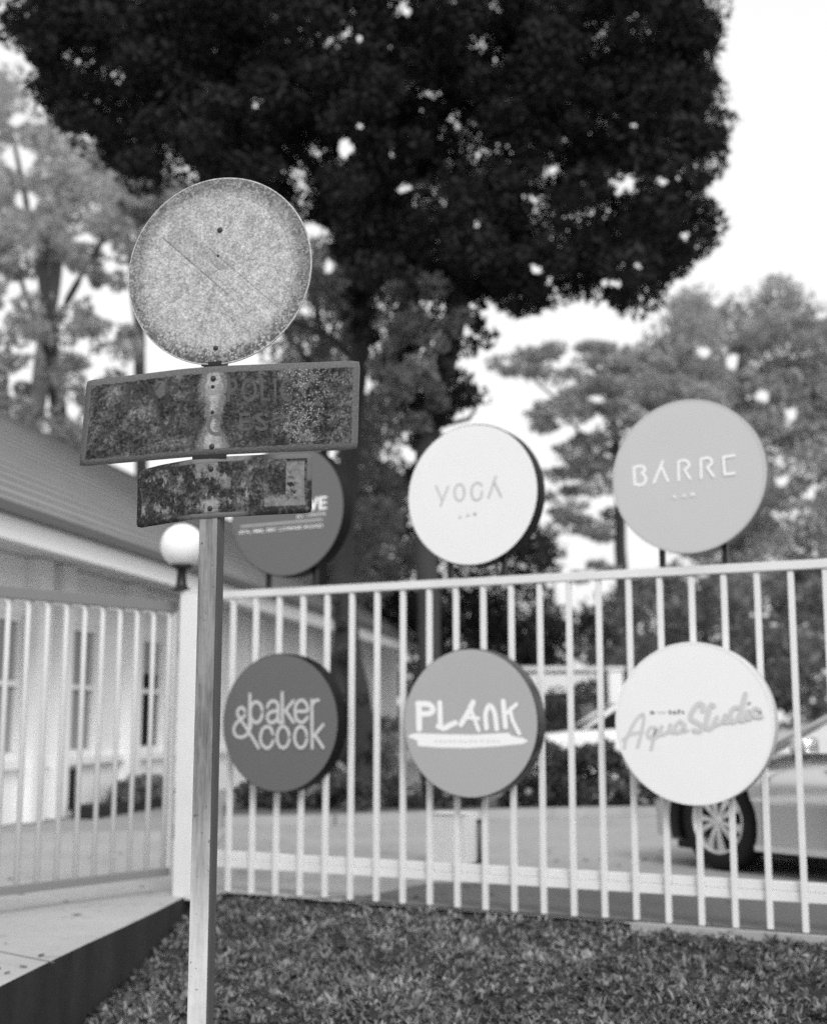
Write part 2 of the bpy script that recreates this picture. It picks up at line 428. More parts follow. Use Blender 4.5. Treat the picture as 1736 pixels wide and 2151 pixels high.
canopy = [(30, -150), (30, 90), (60, 150), (140, 235), (210, 315), (300, 375), (420, 385), (560, 400), (650, 440), (720, 500), (760, 600),
          (900, 600), (1020, 590), (1060, 620), (1150, 630), (1240, 615), (1340, 632), (1385, 590), (1470, 525), (1490, 440), (1475, 360), (1500, 300),
          (1505, 230), (1520, 170), (1470, 100), (1480, 20), (1490, -150)]
sky_holes = [(720, 305, 24, 1.1), (756, 268, 10, 1.2), (825, 320, 10, 1), (540, 215, 14, .8), (515, 235, 10, .7), (850, 385, 26, .6), (1118, 555, 22, 1.1),
             (1180, 520, 7, 1), (1265, 590, 16, 1), (1150, 590, 10, 1), (1290, 590, 12, 1.2), (1340, 560, 9, 1), (755, 78, 10, 1), (1395, 375, 16, .9),
             (1330, 260, 10, .8), (1440, 490, 12, 1), (855, 20, 14, 1), (1060, 520, 7, 1), (1220, 580, 9, 1)]
rh_ = random.Random(5); sky_holes = sky_holes[:0] + [(hx + rh_.uniform(-.6, .6) * hr, hy + rh_.uniform(-.6, .6) * hr, hr * rh_.uniform(.4, .8), hs * rh_.uniform(.7, 1.5)) for hx, hy, hr, hs in sky_holes for _ in range(3)]
tree('dark_canopy_tree', (765, 1655), 21.0, 'huge dark tree whose dense crown fills the top of the view', 'tree',
     [([(768, 1660), (757, 1500), (722, 1300), (718, 1150), (738, 900), (762, 640), (778, 450), (790, 300), (800, 120), (800, -120)], 0.20, 0.13, 'trunk'),
      ([(715, 1600), (712, 1400), (722, 1250)], 0.15, 0.13, 'branch'),
      ([(785, 420), (900, 250), (1100, 120), (1250, 60)], 0.12, 0.05, 'branch'),
      ([(775, 480), (640, 330), (480, 200), (330, 120)], 0.11, 0.05, 'branch'),
      ([(770, 560), (900, 450), (1100, 400), (1350, 420)], 0.10, 0.04, 'branch'),
      ([(752, 760), (680, 700), (600, 670)], 0.06, 0.03, 'branch'),
      ([(760, 330), (700, 150), (600, -20)], 0.09, 0.05, 'branch')],
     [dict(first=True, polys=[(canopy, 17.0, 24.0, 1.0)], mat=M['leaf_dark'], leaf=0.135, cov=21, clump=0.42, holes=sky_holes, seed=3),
      dict(polys=[([(692, 1160), (742, 1160), (738, 1330), (745, 1500), (700, 1500), (690, 1330)], 20.5, 20.8, 1), ([(745, 1420), (790, 1420), (785, 1640), (752, 1640)], 20.6, 20.9, .6)], mat=M['leaf_ivy'], leaf=0.11, cov=1.6, clump=0.12, seed=33)])
tree('ivy_clad_tree', (900, 1640), 19.0, 'shaggy dark trunk wrapped in hanging ivy beneath the great crown', 'tree',
     [([(905, 1660), (900, 1350), (890, 1000), (905, 860), (950, 700), (970, 560), (975, 420)], 0.16, 0.18, 'trunk'),
      ([(895, 900), (985, 880), (1005, 840)], 0.04, 0.02, 'branch')],
     [dict(first=True, polys=[([(850, 560), (1030, 560), (1015, 640), (1012, 720), (990, 790), (1005, 840), (985, 870), (950, 850), (915, 930), (880, 960), (862, 860), (790, 800), (745, 700), (740, 600)], 18.6, 19.8, 1.2),
                              ([(865, 940), (925, 900), (905, 1040), (870, 1040)], 18.7, 19.5, 0.9)], mat=M['leaf_dark'], leaf=0.13, cov=7, clump=0.24, seed=5),
      dict(polys=[([(775, 600), (900, 590), (985, 600), (975, 700), (950, 800), (900, 830), (830, 830), (775, 790)], 17.6, 18.6, 1.0), ([(840, 820), (960, 820), (950, 900), (900, 945), (860, 900)], 17.8, 18.6, .8)], mat=M['leaf_mid'], leaf=0.13, cov=4.0, clump=0.26, seed=55)])  # paler near-side leaves: light on the ivy put into their colour
tree('lit_leaf_tree', (700, 1600), 30.0, 'grey leafed tree seen between the dark trunk and the rusty disc sign', 'tree',
     [([(690, 1600), (670, 1100), (690, 800), (650, 560)], 0.16, 0.08, 'trunk'), ([(680, 800), (600, 700), (560, 640)], 0.09, 0.05, 'branch')],
     [dict(first=True, polys=[([(600, 440), (700, 440), (760, 480), (760, 640), (780, 760), (860, 780), (880, 960), (860, 1180), (740, 1260), (700, 1180), (740, 960), (640, 800), (560, 720)], 28, 33, 1)],
           mat=M['leaf_mid'], leaf=0.2, cov=8, clump=0.55, holes=[(655, 480, 22, 1), (700, 500, 14, 1.3), (690, 560, 14, 1.3), (880, 560, 8, 1), (765, 810, 20, 1.2)], seed=6)])
# trees behind the house, left
tree('pale_tree', (95, 1500), 44.0, 'tall pale feathery tree behind the house roof, left of the disc sign', 'tree',
     [([(60, 1500), (70, 900), (110, 600), (140, 380)], 0.4, 0.15, 'trunk'), ([(110, 600), (60, 450), (30, 300)], 0.16, 0.07, 'branch')],
     [dict(first=True, polys=[([(-60, 160), (60, 170), (110, 240), (130, 310), (240, 350), (330, 380), (380, 420), (300, 440), (270, 480), (180, 470), (90, 500), (-60, 500)], 40, 46, 1)],
           mat=M['leaf_pale'], leaf=0.28, cov=8, clump=0.85, holes=[(40, 330, 42, .7), (55, 420, 30, .8), (35, 250, 22, .8)], seed=8)])
lp = [([(-60, 440), (60, 440), (160, 440), (260, 440), (275, 520), (270, 640), (280, 760), (310, 840), (200, 960), (-60, 900)], 33, 38, 1)]
tree('speckled_tree', (60, 1500), 35.0, 'mid grey tree with sky glinting through it above the roof', 'tree',
     [([(130, 1500), (125, 900), (105, 700), (85, 560), (120, 480)], 0.28, 0.10, 'trunk'), ([(105, 700), (180, 560), (255, 440)], 0.12, 0.06, 'branch'),
      ([(110, 760), (60, 640), (30, 540)], 0.10, 0.05, 'branch')],
     [dict(first=True, polys=lp, mat=M['leaf_haze'], leaf=0.24, cov=5.5, clump=0.5,
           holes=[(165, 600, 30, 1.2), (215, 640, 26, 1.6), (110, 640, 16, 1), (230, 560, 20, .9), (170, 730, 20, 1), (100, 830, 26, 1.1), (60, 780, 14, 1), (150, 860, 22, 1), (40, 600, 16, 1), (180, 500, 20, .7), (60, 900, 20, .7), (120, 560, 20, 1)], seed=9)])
tree('slender_tree', (296, 1400), 38.0, 'thin dark trunk rising against white sky just left of the disc sign', 'tree',
     [([(300, 1500), (296, 900), (292, 700), (280, 560), (262, 480), (250, 400)], 0.20, 0.10, 'trunk'), ([(285, 600), (330, 520), (360, 430)], 0.09, 0.05, 'branch')],
     [dict(first=True, polys=[([(190, 300), (300, 330), (420, 390), (440, 500), (330, 520), (230, 500)], 36, 40, 1)], mat=M['leaf_haze'], leaf=0.25, cov=7, clump=0.6, seed=10)])
# right side
tree('layered_tree', (1290, 1560), 42.0, 'spreading tree with flat layered branches right of the white disc', 'tree',
     [([(1310, 1560), (1305, 1250), (1300, 1050), (1290, 900), (1270, 800), (1240, 770)], 0.24, 0.06, 'trunk'), ([(1300, 1050), (1230, 930), (1170, 840), (1100, 780)], 0.08, 0.03, 'branch'),
      ([(1300, 1000), (1380, 860), (1440, 780)], 0.16, 0.06, 'branch')],
     [dict(first=True, polys=[([(1015, 765), (1080, 745), (1180, 728), (1300, 722), (1400, 760), (1500, 800), (1500, 860), (1380, 850), (1200, 790), (1080, 790)], 38, 44, 1.2),
                              ([(1220, 790), (1400, 800), (1500, 860), (1480, 920), (1300, 880), (1220, 850)], 38, 44, .9),
                              ([(1030, 860), (1140, 850), (1190, 880), (1120, 905), (1040, 890)], 39, 43, .9), ([(1090, 780), (1240, 790), (1290, 900), (1200, 900), (1130, 830)], 39, 43, .5),
                              ([(1130, 1010), (1280, 960), (1300, 1060), (1290, 1200), (1140, 1230), (1120, 1120)], 39, 44, .55),
                              ([(1190, 930), (1290, 880), (1330, 900), (1300, 980), (1200, 1000)], 39, 44, .8)],
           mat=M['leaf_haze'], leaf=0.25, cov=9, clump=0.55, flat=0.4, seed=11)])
tree('broad_tree', (1560, 1560), 46.0, 'hazy full crowned tree at the far right beyond the fence', 'tree',
     [([(1540, 1560), (1540, 1200), (1550, 900), (1560, 700)], 0.36, 0.15, 'trunk'), ([(1545, 950), (1650, 800), (1700, 700)], 0.16, 0.06, 'branch')],
     [dict(first=True, polys=[([(1390, 700), (1430, 620), (1500, 640), (1560, 605), (1640, 610), (1700, 650), (1800, 680), (1820, 1240), (1600, 1240), (1450, 1200), (1400, 900), (1330, 760)], 42, 50, 1)],
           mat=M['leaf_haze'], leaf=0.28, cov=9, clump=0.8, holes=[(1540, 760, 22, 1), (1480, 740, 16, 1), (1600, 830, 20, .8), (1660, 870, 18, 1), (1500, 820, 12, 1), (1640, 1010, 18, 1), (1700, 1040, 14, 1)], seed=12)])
tree('dark_understorey_tree', (1010, 1560), 36.0, 'dark rounded tree low behind the white disc and top rail', 'tree',
     [([(1010, 1560), (1005, 1400), (990, 1250)], 0.2, 0.1, 'trunk'), ([(1110, 1500), (1135, 1200), (1120, 1010)], 0.10, 0.06, 'branch')],
     [dict(first=True, polys=[([(760, 1020), (880, 960), (930, 1050), (1130, 1130), (1150, 1240), (1290, 1300), (1300, 1400), (1080, 1400), (900, 1380), (760, 1300), (700, 1230)], 33, 38, 1)],
           mat=M['leaf_dark'], leaf=0.24, cov=6, clump=0.7, holes=[(1190, 1245, 22, .8)], seed=13)])
tree('fan_leaf_tree', (1500, 1580), 30.0, 'leafy tree with drooping fronds above the silver car', 'tree',
     [([(1480, 1600), (1480, 1350), (1500, 1200)], 0.14, 0.08, 'trunk')],
     [dict(first=True, polys=[([(1290, 1230), (1400, 1180), (1560, 1190), (1700, 1160), (1830, 1180), (1830, 1480), (1620, 1500), (1400, 1440), (1320, 1420), (1300, 1320)], 27, 33, 1)],
           mat=M['leaf_mid'], leaf=0.28, cov=5.5, clump=0.6, holes=[], seed=14)])

def bush(name, poly, Y0, Y1, label, cat, mat, leaf=0.12, cov=2.8, clump=0.3, seed=1, base=None, group=None):
    xs = [p[0] for p in poly]; b = at_y(sum(xs) / len(xs), 1600, (Y0 + Y1) / 2); b[2] = 0
    root = empty(name, b, label, cat, group)
    for k in range(3):
        p0 = b + V((0.3 * (k - 1), 0, -0.03)); MB().tube([p0, p0 + V((0.1 * (k - 1), 0.05, 0.35)), p0 + V((0.25 * (k - 1), 0.05, 0.7))], [0.03, 0.025, 0.012], 6).build('stem', M['bark'], root, True)
    crown('foliage', [(poly, Y0, Y1, 1)], mat, root, leaf=leaf, cov=cov, clump=clump, seed=seed)
    return root
bush('hedge', [(505, 1648), (600, 1632), (760, 1640), (900, 1640), (1000, 1640), (1000, 1688), (880, 1700), (700, 1704), (505, 1706)], 17.3, 18.6, 'low clipped hedge behind the dark disc with lowercase lettering', 'hedge', M['leaf_hedge'], 0.09, 8, 0.16, 21)
bush('hedge', [(1000, 1560), (1120, 1560), (1250, 1562), (1420, 1590), (1450, 1700), (1380, 1712), (1240, 1700), (1000, 1692)], 17.0, 19.0, 'thick hedge beside the yard, between the plain grey disc and the car', 'hedge', M['leaf_hedge'], 0.10, 8, 0.2, 22)
bush('garden_shrub', [(735, 1500), (800, 1490), (850, 1520), (856, 1630), (800, 1650), (700, 1640), (650, 1620), (700, 1560)], 21.6, 24.0, 'leafy grey shrub growing at the foot of the dark trunk', 'shrub', M['leaf_mid'], 0.13, 5, 0.3, 23)
bush('garden_shrub', [(1060, 1436), (1150, 1432), (1262, 1440), (1268, 1520), (1200, 1540), (1080, 1540)], 25.5, 27.5, 'dark shrub framed by two pale wall strips behind the fence', 'shrub', M['leaf_hedge'], 0.16, 5, 0.35, 24)
# far wood closing the view beneath the crowns
ww = crown('far_woodland', [([(-150, 1120), (300, 1130), (700, 1230), (900, 1250), (1100, 1270), (1330, 1290), (1500, 1200), (1900, 1180), (1900, 1540), (-150, 1540)], 52, 62, 1)], M['leaf_mid'], None, leaf=0.5, cov=6, clump=1.2, holes=[(1150, 1240, 26, 1), (1215, 1235, 26, 1), (1190, 1290, 18, 1)], seed=30)
tag(ww, 'dark mass of distant woodland behind the house and yard', 'woodland', kind='stuff')

# ------------------------------------------------------------------ house
HB = math.radians(10.06)
hb = V((math.sin(HB), math.cos(HB), 0)); hl = V((-math.cos(HB), math.sin(HB), 0))      # along the eave, away; and to the left
E0 = at_y(15, 1065, 12.8); EH = E0[2]; E0[2] = 0
TEND = (at_y(931, 1370, 38.7) - E0) @ hb
def hp(t, l, z): return E0 + hb * t + hl * l + UP * z
house = empty('house', hp(8, 3, 0), 'long low white house with a grey pitched roof behind the gate', 'house')
T0, T1, WD, RH = -5.0, TEND - 0.6, 4.5, 2.95
W0, WT, SETB = 0.0, 0.12, 1.0
WALL_P, WALL_N = hp(0, SETB, 0), -hl
def wall_tz(x, y): p = at_plane(x, y, WALL_P, WALL_N); return (p - E0) @ hb, p[2]
def rect(x0, y0, x1, y1):
    a, b = wall_tz(x0, y0), wall_tz(x1, y1); return (min(a[0], b[0]), max(a[0], b[0]), min(a[1], b[1]), max(a[1], b[1]))
w1 = rect(139, 1305, 202, 1583); w2 = rect(284, 1340, 340, 1590); w0_ = rect(-2, 1280, 42, 1575)
zt = 2.35; zb = 0.72
wins = [(w0_[0], w0_[1], zb, zt), (w1[0], w1[1], zb, zt), (w2[0], w2[1], zb, zt)]
dr = rect(89, 1622, 153, 1725); alcove = (dr[0], dr[1], 0.06, 0.56)
tt = w2[1] + 2.2

holes = list(wins)
ts = sorted({T0 + 0.6, T1} | {h[0] for h in holes} | {h[1] for h in holes}); zs = sorted({0.0, EH - 0.18} | {h[2] for h in holes} | {h[3] for h in holes})
f = MB()
for i in range(len(ts) - 1):
    for j in range(len(zs) - 1):
        tm, zm = (ts[i] + ts[i + 1]) / 2, (zs[j] + zs[j + 1]) / 2
        if any(h[0] < tm < h[1] and h[2] < zm < h[3] for h in holes): continue
        f.add([hp(ts[i], SETB, zs[j]), hp(ts[i + 1], SETB, zs[j]), hp(ts[i + 1], SETB, zs[j + 1]), hp(ts[i], SETB, zs[j + 1])], [(3, 2, 1, 0)])
for h in holes:   # reveals
    a, b, c, d = h
    for (p, q) in (((a, c), (a, d)), ((a, d), (b, d)), ((b, d), (b, c)), ((b, c), (a, c))):
        f.add([hp(p[0], SETB, p[1]), hp(q[0], SETB, q[1]), hp(q[0], SETB + WT, q[1]), hp(p[0], SETB + WT, p[1])], [(0, 1, 2, 3)])
# far gable-side, near side and back
for (t_, l0, l1) in ((T1, SETB, 2 * WD - SETB), (T0 + 0.6, SETB, 2 * WD - SETB)):
    f.add([hp(t_, l0, 0), hp(t_, l1, 0), hp(t_, l1, EH - .18), hp(t_, l0, EH - .18)], [(0, 1, 2, 3)])
f.add([hp(T0 + .6, 2 * WD - SETB, 0), hp(T1, 2 * WD - SETB, 0), hp(T1, 2 * WD - SETB, EH - .18), hp(T0 + .6, 2 * WD - SETB, EH - .18)], [(0, 1, 2, 3)])
f.build('wall', M['house_white'], house)
# roof: hipped
R0, R1 = T0 + WD * 0.9, TEND - WD * 1.0
r = MB()
e = [hp(T0, 0, EH), hp(TEND, 0, EH), hp(TEND, 2 * WD, EH), hp(T0, 2 * WD, EH), hp(R0, WD, EH + RH), hp(R1, WD, EH + RH)]
r.add(e, [(0, 1, 5, 4), (1, 2, 5), (2, 3, 4, 5), (3, 0, 4)])
roof = r.build('roof', M['roof'], house)
sl_n = V((0, 0, 0)) + (UP * WD + (-hl) * RH); sl_n /= np.linalg.norm(sl_n); sl_d = (hl * WD + UP * RH); SLN = np.linalg.norm(sl_d); sl_d /= SLN
NCO = 15
for k in range(NCO):
    a0, a1 = k / NCO, (k + 1) / NCO; am = (a0 + a1) / 2
    ta, tb = T0 + (R0 - T0) * am + .1, TEND + (R1 - TEND) * am - .1
    c_ = hp((ta + tb) / 2, WD * am, EH + RH * am) + sl_n * .028
    tilt = sl_d * math.cos(.05) + sl_n * -math.sin(.05); nrm = sl_n * math.cos(.05) + sl_d * math.sin(.05)
    MB().box(c_, hb, tilt, nrm, (tb - ta) / 2, SLN / NCO / 2 * 1.04, .011).build('tile_course', M['roof'], roof)
f = MB(); f.box(hp((R0 + R1) / 2, WD, EH + RH + .02), hb, hl, UP, (R1 - R0) / 2, 0.10, 0.05); f.build('ridge_cap', M['roof'], roof)
f = MB(); f.box(hp((T0 + TEND) / 2, -0.07, EH - 0.02), hb, hl, UP, (TEND - T0) / 2, 0.06, 0.05); f.build('gutter', M['gutter'], roof)
f = MB(); f.box(hp((T0 + TEND) / 2, 0.02, EH - 0.19), hb, hl, UP, (TEND - T0) / 2, 0.03, 0.115); f.build('fascia', M['house_white'], house)
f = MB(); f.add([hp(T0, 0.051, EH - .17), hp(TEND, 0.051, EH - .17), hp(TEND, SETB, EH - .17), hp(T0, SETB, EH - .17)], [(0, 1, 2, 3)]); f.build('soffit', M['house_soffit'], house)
# pilasters and sill band
pil_t = [wall_tz(112, 1400)[0], wall_tz(265, 1400)[0], wall_tz(62, 1400)[0]]
tt = w2[1] + 0.9
while tt < T1: pil_t.append(tt); tt += 3.6
for t_ in pil_t:
    MB().box(hp(t_, SETB - 0.09, (EH - .18) / 2), hb, hl, UP, 0.17, 0.088, (EH - .19) / 2).build('pilaster', M['house_white'], house)
f = MB(); seg = sorted(pil_t); prev = T0 + .8
for t_ in seg + [T1 + .17]:
    if t_ - .17 > prev: f.box(hp((prev + t_ - .17) / 2, SETB - 0.045, 0.655), hb, hl, UP, (t_ - .17 - prev) / 2, 0.043, 0.045)
    prev = t_ + .17
f.build('sill_band', M['house_white'], house)
for k, (a, b, c, d) in enumerate(wins):
    fr = MB(); tc, zc = (a + b) / 2, (c + d) / 2; hw, hh = (b - a) / 2, (d - c) / 2; L_ = SETB + 0.06
    fr.box(hp(tc, L_, d - .035), hb, hl, UP, hw - .002, .03, .033).box(hp(tc, L_, c + .035), hb, hl, UP, hw - .002, .03, .033)
    fr.box(hp(a + .035, L_, zc), hb, hl, UP, .033, .028, hh - .07).box(hp(b - .035, L_, zc), hb, hl, UP, .033, .028, hh - .07)
    fr.box(hp(tc, L_, c + (d - c) * .52), hb, hl, UP, hw - .07, .026, .03)
    fo = fr.build('window', M['house_white'], house)
    up_m = M['house_grey']
    MB().add([hp(a + .03, L_ + .03, c + .03), hp(b - .03, L_ + .03, c + .03), hp(b - .03, L_ + .03, d - (d - c) * .32), hp(a + .03, L_ + .03, d - (d - c) * .32)], [(3, 2, 1, 0)]).build('pane', M['pane'] if k > 1 else M['house_grey'], fo)
    MB().add([hp(a + .03, L_ + .028, d - (d - c) * .32), hp(b - .03, L_ + .028, d - (d - c) * .32), hp(b - .03, L_ + .028, d - .03), hp(a + .03, L_ + .028, d - .03)], [(3, 2, 1, 0)]).build('blind', up_m, fo)
a, b, c, d = alcove
MB().bbox(hp((a + b) / 2, SETB - .012, (c + d) / 2), hb, hl, UP, (b - a) / 2, .011, (d - c) / 2, .004).build('cupboard_door', M['dark'], house)
# planter along the wall
PLP = hp(0, SETB - .42, 0); pa = at_plane(172, 1757, PLP, -hl); pb = at_plane(332, 1757, PLP, -hl)
tp0, tp1 = (pa - E0) @ hb, (pb - E0) @ hb; lp0 = SETB - 0.22
pl = empty('planter_trough', hp((tp0 + tp1) / 2, SETB - .42, 0), 'long dark planter trough with low plants against the house wall', 'planter')
MB().bbox(hp((tp0 + tp1) / 2, SETB - .42, 0.075), hb, hl, UP, (tp1 - tp0) / 2, 0.14, 0.075, .01).build('trough', M['dark'], pl)
def leaf_ball(name, cs, mat, parent, leaf, n, rr, seed):
    r_ = np.random.default_rng(seed); C_ = []
    for c in cs:
        d_ = r_.normal(size=(n, 3)); d_ /= np.linalg.norm(d_, axis=1)[:, None]; d_ *= (rr * r_.uniform(.2, 1, n) ** .5)[:, None]; d_[:, 2] = np.abs(d_[:, 2]); C_.append(V(c) + d_)
    C_ = np.concatenate(C_); n = len(C_); a_ = r_.normal(size=(n, 3)); a_ /= np.linalg.norm(a_, axis=1)[:, None]; b_ = np.cross(a_, r_.normal(size=(n, 3))); b_ /= np.linalg.norm(b_, axis=1)[:, None]
    v = np.empty((n, 4, 3)); v[:, 0] = C_ - a_ * leaf * .5; v[:, 1] = C_ + b_ * leaf * .2; v[:, 2] = C_ + a_ * leaf * .5; v[:, 3] = C_ - b_ * leaf * .2
    return link(name, quick_mesh(name, v.reshape(-1, 3) - wloc(parent), np.arange(n * 4).reshape(n, 4), mat), parent)
cs = [hp(tp0 + (tp1 - tp0) * (0.5 + 0.5 * k / 9), SETB - .42, 0.14 + .02 * (k % 3)) for k in range(10)]
leaf_ball('foliage', cs, M['leaf_mid'], pl, 0.12, 160, 0.26, 4)

# ------------------------------------------------------------------ pale walls and parked car far behind the fence
Yb = 30.0
gw = empty('garden_wall', V((*at_y(1180, 1600, Yb)[:2], 0)), 'pale low garden wall with a coping glimpsed behind the fence bars', 'wall')
zt_ = at_y(1180, 1405, Yb)[2]; zl_ = at_y(1180, 1445, Yb)[2]; xa, xb = at_y(1065, 1405, Yb)[0], at_y(1250, 1405, Yb)[0]
MB().box(((xa + xb) / 2, Yb, (zt_ + zl_) / 2 - .12), (1, 0, 0), (0, 1, 0), UP, (xb - xa) / 2, .12, (zt_ - zl_) / 2 + .0).build('panel', M['house_white'], gw)
MB().box(((xa + xb) / 2, Yb, zt_ + .0), (1, 0, 0), (0, 1, 0), UP, (xb - xa) / 2 + .05, .17, .045).build('coping', M['house_white'], gw)
for xx in (xa + .2, xb - .2): MB().box((xx, Yb, (zl_ - .12) / 2), (1, 0, 0), (0, 1, 0), UP, .1, .1, (zl_ - .14) / 2).build('pier', M['house_grey'], gw)
gp = empty('gate_pier', V((*at_y(1285, 1600, 27)[:2], 0)), 'tall pale square pier behind the left edge of the white lower disc', 'pier')
zt2 = at_y(1285, 1402, 27)[2]; xx0, xx1 = at_y(1274, 1402, 27)[0], at_y(1304, 1402, 27)[0]
MB().bbox(((xx0 + xx1) / 2, 27, zt2 / 2 - .03), (1, 0, 0), (0, 1, 0), UP, (xx1 - xx0) / 2, .2, zt2 / 2 - .03, .02).build('shaft', M['house_white'], gp)
MB().bbox(((xx0 + xx1) / 2, 27, zt2 - .03), (1, 0, 0), (0, 1, 0), UP, (xx1 - xx0) / 2 + .05, .25, .03, .01).build('cap', M['house_white'], gp)

# ------------------------------------------------------------------ fence
fence = empty('picket_fence', fp(1.9, 0), 'white metal bar fence carrying the round shop discs', 'fence')
S0, S1 = -0.20, 4.9
bar = bpy.data.meshes.new('picket')
mb = MB().bbox((0, 0, 1.0), FT, FN, UP, 0.016, 0.016, 1.0, 0.003)
bar.from_pydata([tuple(v) for v in mb.v], [], [tuple(q) for q in mb.f]); bar.materials.append(M['white_metal']); bar.update()
base = wloc(fence); PS = 3.869 / 20
for k in range(-1, 26):
    s = PS * k - 0.008
    if s < S0 + 0.1: continue
    link('picket', bar, fence, fp(s, 0.0, random.uniform(-.001, .001)) - base + V((0, 0, random.uniform(-.006, .004))))
MB().bbox(fp((S0 + S1) / 2, 2.03, 0), FT, FN, UP, (S1 - S0) / 2, 0.027, 0.026, 0.004).build('top_rail', M['white_metal'], fence)
lo = MB().bbox(fp((S0 + S1) / 2, 0.235, -0.047), FT, FN, UP, (S1 - S0) / 2, 0.026, 0.024, 0.003)
lo.bbox(fp((S0 + S1) / 2, 0.181, -0.043), FT, FN, UP, (S1 - S0) / 2, 0.030, 0.028, 0.003)
lo.build('bottom_rail', M['white_metal'], fence)

# gate post and globe lamp
PC = at_z(391, 1884, 0); PC = V((PC[0], PC[1] + 0.05, 0))
post = empty('gate_post', PC, 'square white gate post with a globe lamp on its top', 'gate post')
ztop = at_y(391, 1247, PC[1])[2]
MB().bbox(PC + UP * (ztop / 2 - .01), FT, FN, UP, 0.075, 0.068, ztop / 2 + .01, .006).build('shaft', M['white_metal'], post)
MB().bbox(PC + UP * (ztop + .008), FT, FN, UP, 0.079, 0.072, .008, .003).build('cap_plate', M['white_metal'], post)
M['globe'] = grey('globe', 0.86, 0.02, 2, 0.3)
gl = at_y(383, 1146, PC[1]); rg = 46 * PC[1] / F_PX
lamp = empty('globe_lamp', (PC[0], PC[1], ztop + .016), 'white glass globe lamp on a black neck atop the gate post', 'lamp')
lc = V((gl[0], PC[1], gl[2])); zz = ztop + .017
MB().lathe((gl[0], PC[1], zz), [(0.001, 0), (.066, 0), (.066, .012), (.05, .02), (.036, .05), (.032, lc[2] - rg - zz - .03), (.045, lc[2] - rg - zz - .012), (.075, lc[2] - rg - zz - .004), (.078, lc[2] - rg - zz + .012), (.001, lc[2] - rg - zz + .012)], 28).build('neck', M['black_metal'], lamp, True)
prof = [(max(rg * math.sin(a), .0005), -rg * math.cos(a)) for a in np.linspace(0.0, math.pi, 24)]
MB().lathe(lc, prof, 40).build('globe', M['globe'], lamp, True)

# swing gate
def gz(x, y, z): return at_z(x, y, z)
GR = gz(350, 1838, 0.12); GL = gz(15, 1879, 0.12)
GD = GL - GR; GD[2] = 0; GD /= np.linalg.norm(GD); GNn = V((-GD[1], GD[0], 0))      # from hinge towards the street
if GNn[0] < 0: GNn = -GNn
GLEN = 3.0; GH = 1.84
gate = empty('swing_gate', GR * V((1, 1, 0)), 'white barred driveway gate with dull grey rails, left of the post', 'gate')
def gpnt(d, z, o=0.0): return GR * V((1, 1, 0)) + GD * d + UP * z + GNn * o
MB().bbox(gpnt(GLEN / 2, .12 + GH - .03), GD, GNn, UP, GLEN / 2, .03, .035, .004).build('top_rail', M['rail_grey'], gate)
MB().bbox(gpnt(GLEN / 2, .12 + .022), GD, GNn, UP, GLEN / 2, .03, .024, .004).build('bottom_rail', M['rail_grey'], gate)
def gd_of(x, y): p = at_plane(x, y, GR, GNn); return (p - GR) @ GD
d_first, d_last = gd_of(342, 1815), gd_of(34, 1860)
gs = (d_last - d_first) / 8
path = [(0, .165), (0, .12 + GH - .125)] + [(.055 - .055 * math.cos(a), .12 + GH - .125 + .055 * math.sin(a)) for a in (0.4, 0.8, 1.2, math.pi / 2)] + [(gs - .03, .12 + GH - .07)]
m_ = MB()
for o in (0,):
    P_ = [GD * d + UP * z for d, z in path]; m_.tube(P_, .0175, 8)
gm = bpy.data.meshes.new('picket'); gm.from_pydata([tuple(v) for v in m_.v], [], [tuple(q) for q in m_.f]); gm.materials.append(M['white_metal']); gm.update(); gm.polygons.foreach_set('use_smooth', [True] * len(gm.polygons))
k = 0
while d_first + gs * k < GLEN - .1:
    link('picket', gm, gate, GD * (d_first + gs * k)); k += 1
MB().bbox(gpnt(-.005, .12 + GH / 2), GD, GNn, UP, .022, .022, GH / 2 - .05, .003).build('end_stile', M['white_metal'], gate)
for z_ in (.4, 1.65): MB().tube([gpnt(-.06, z_ - .05), gpnt(-.06, z_ + .05)], .018, 10).build('hinge', M['rail_grey'], gate, True)

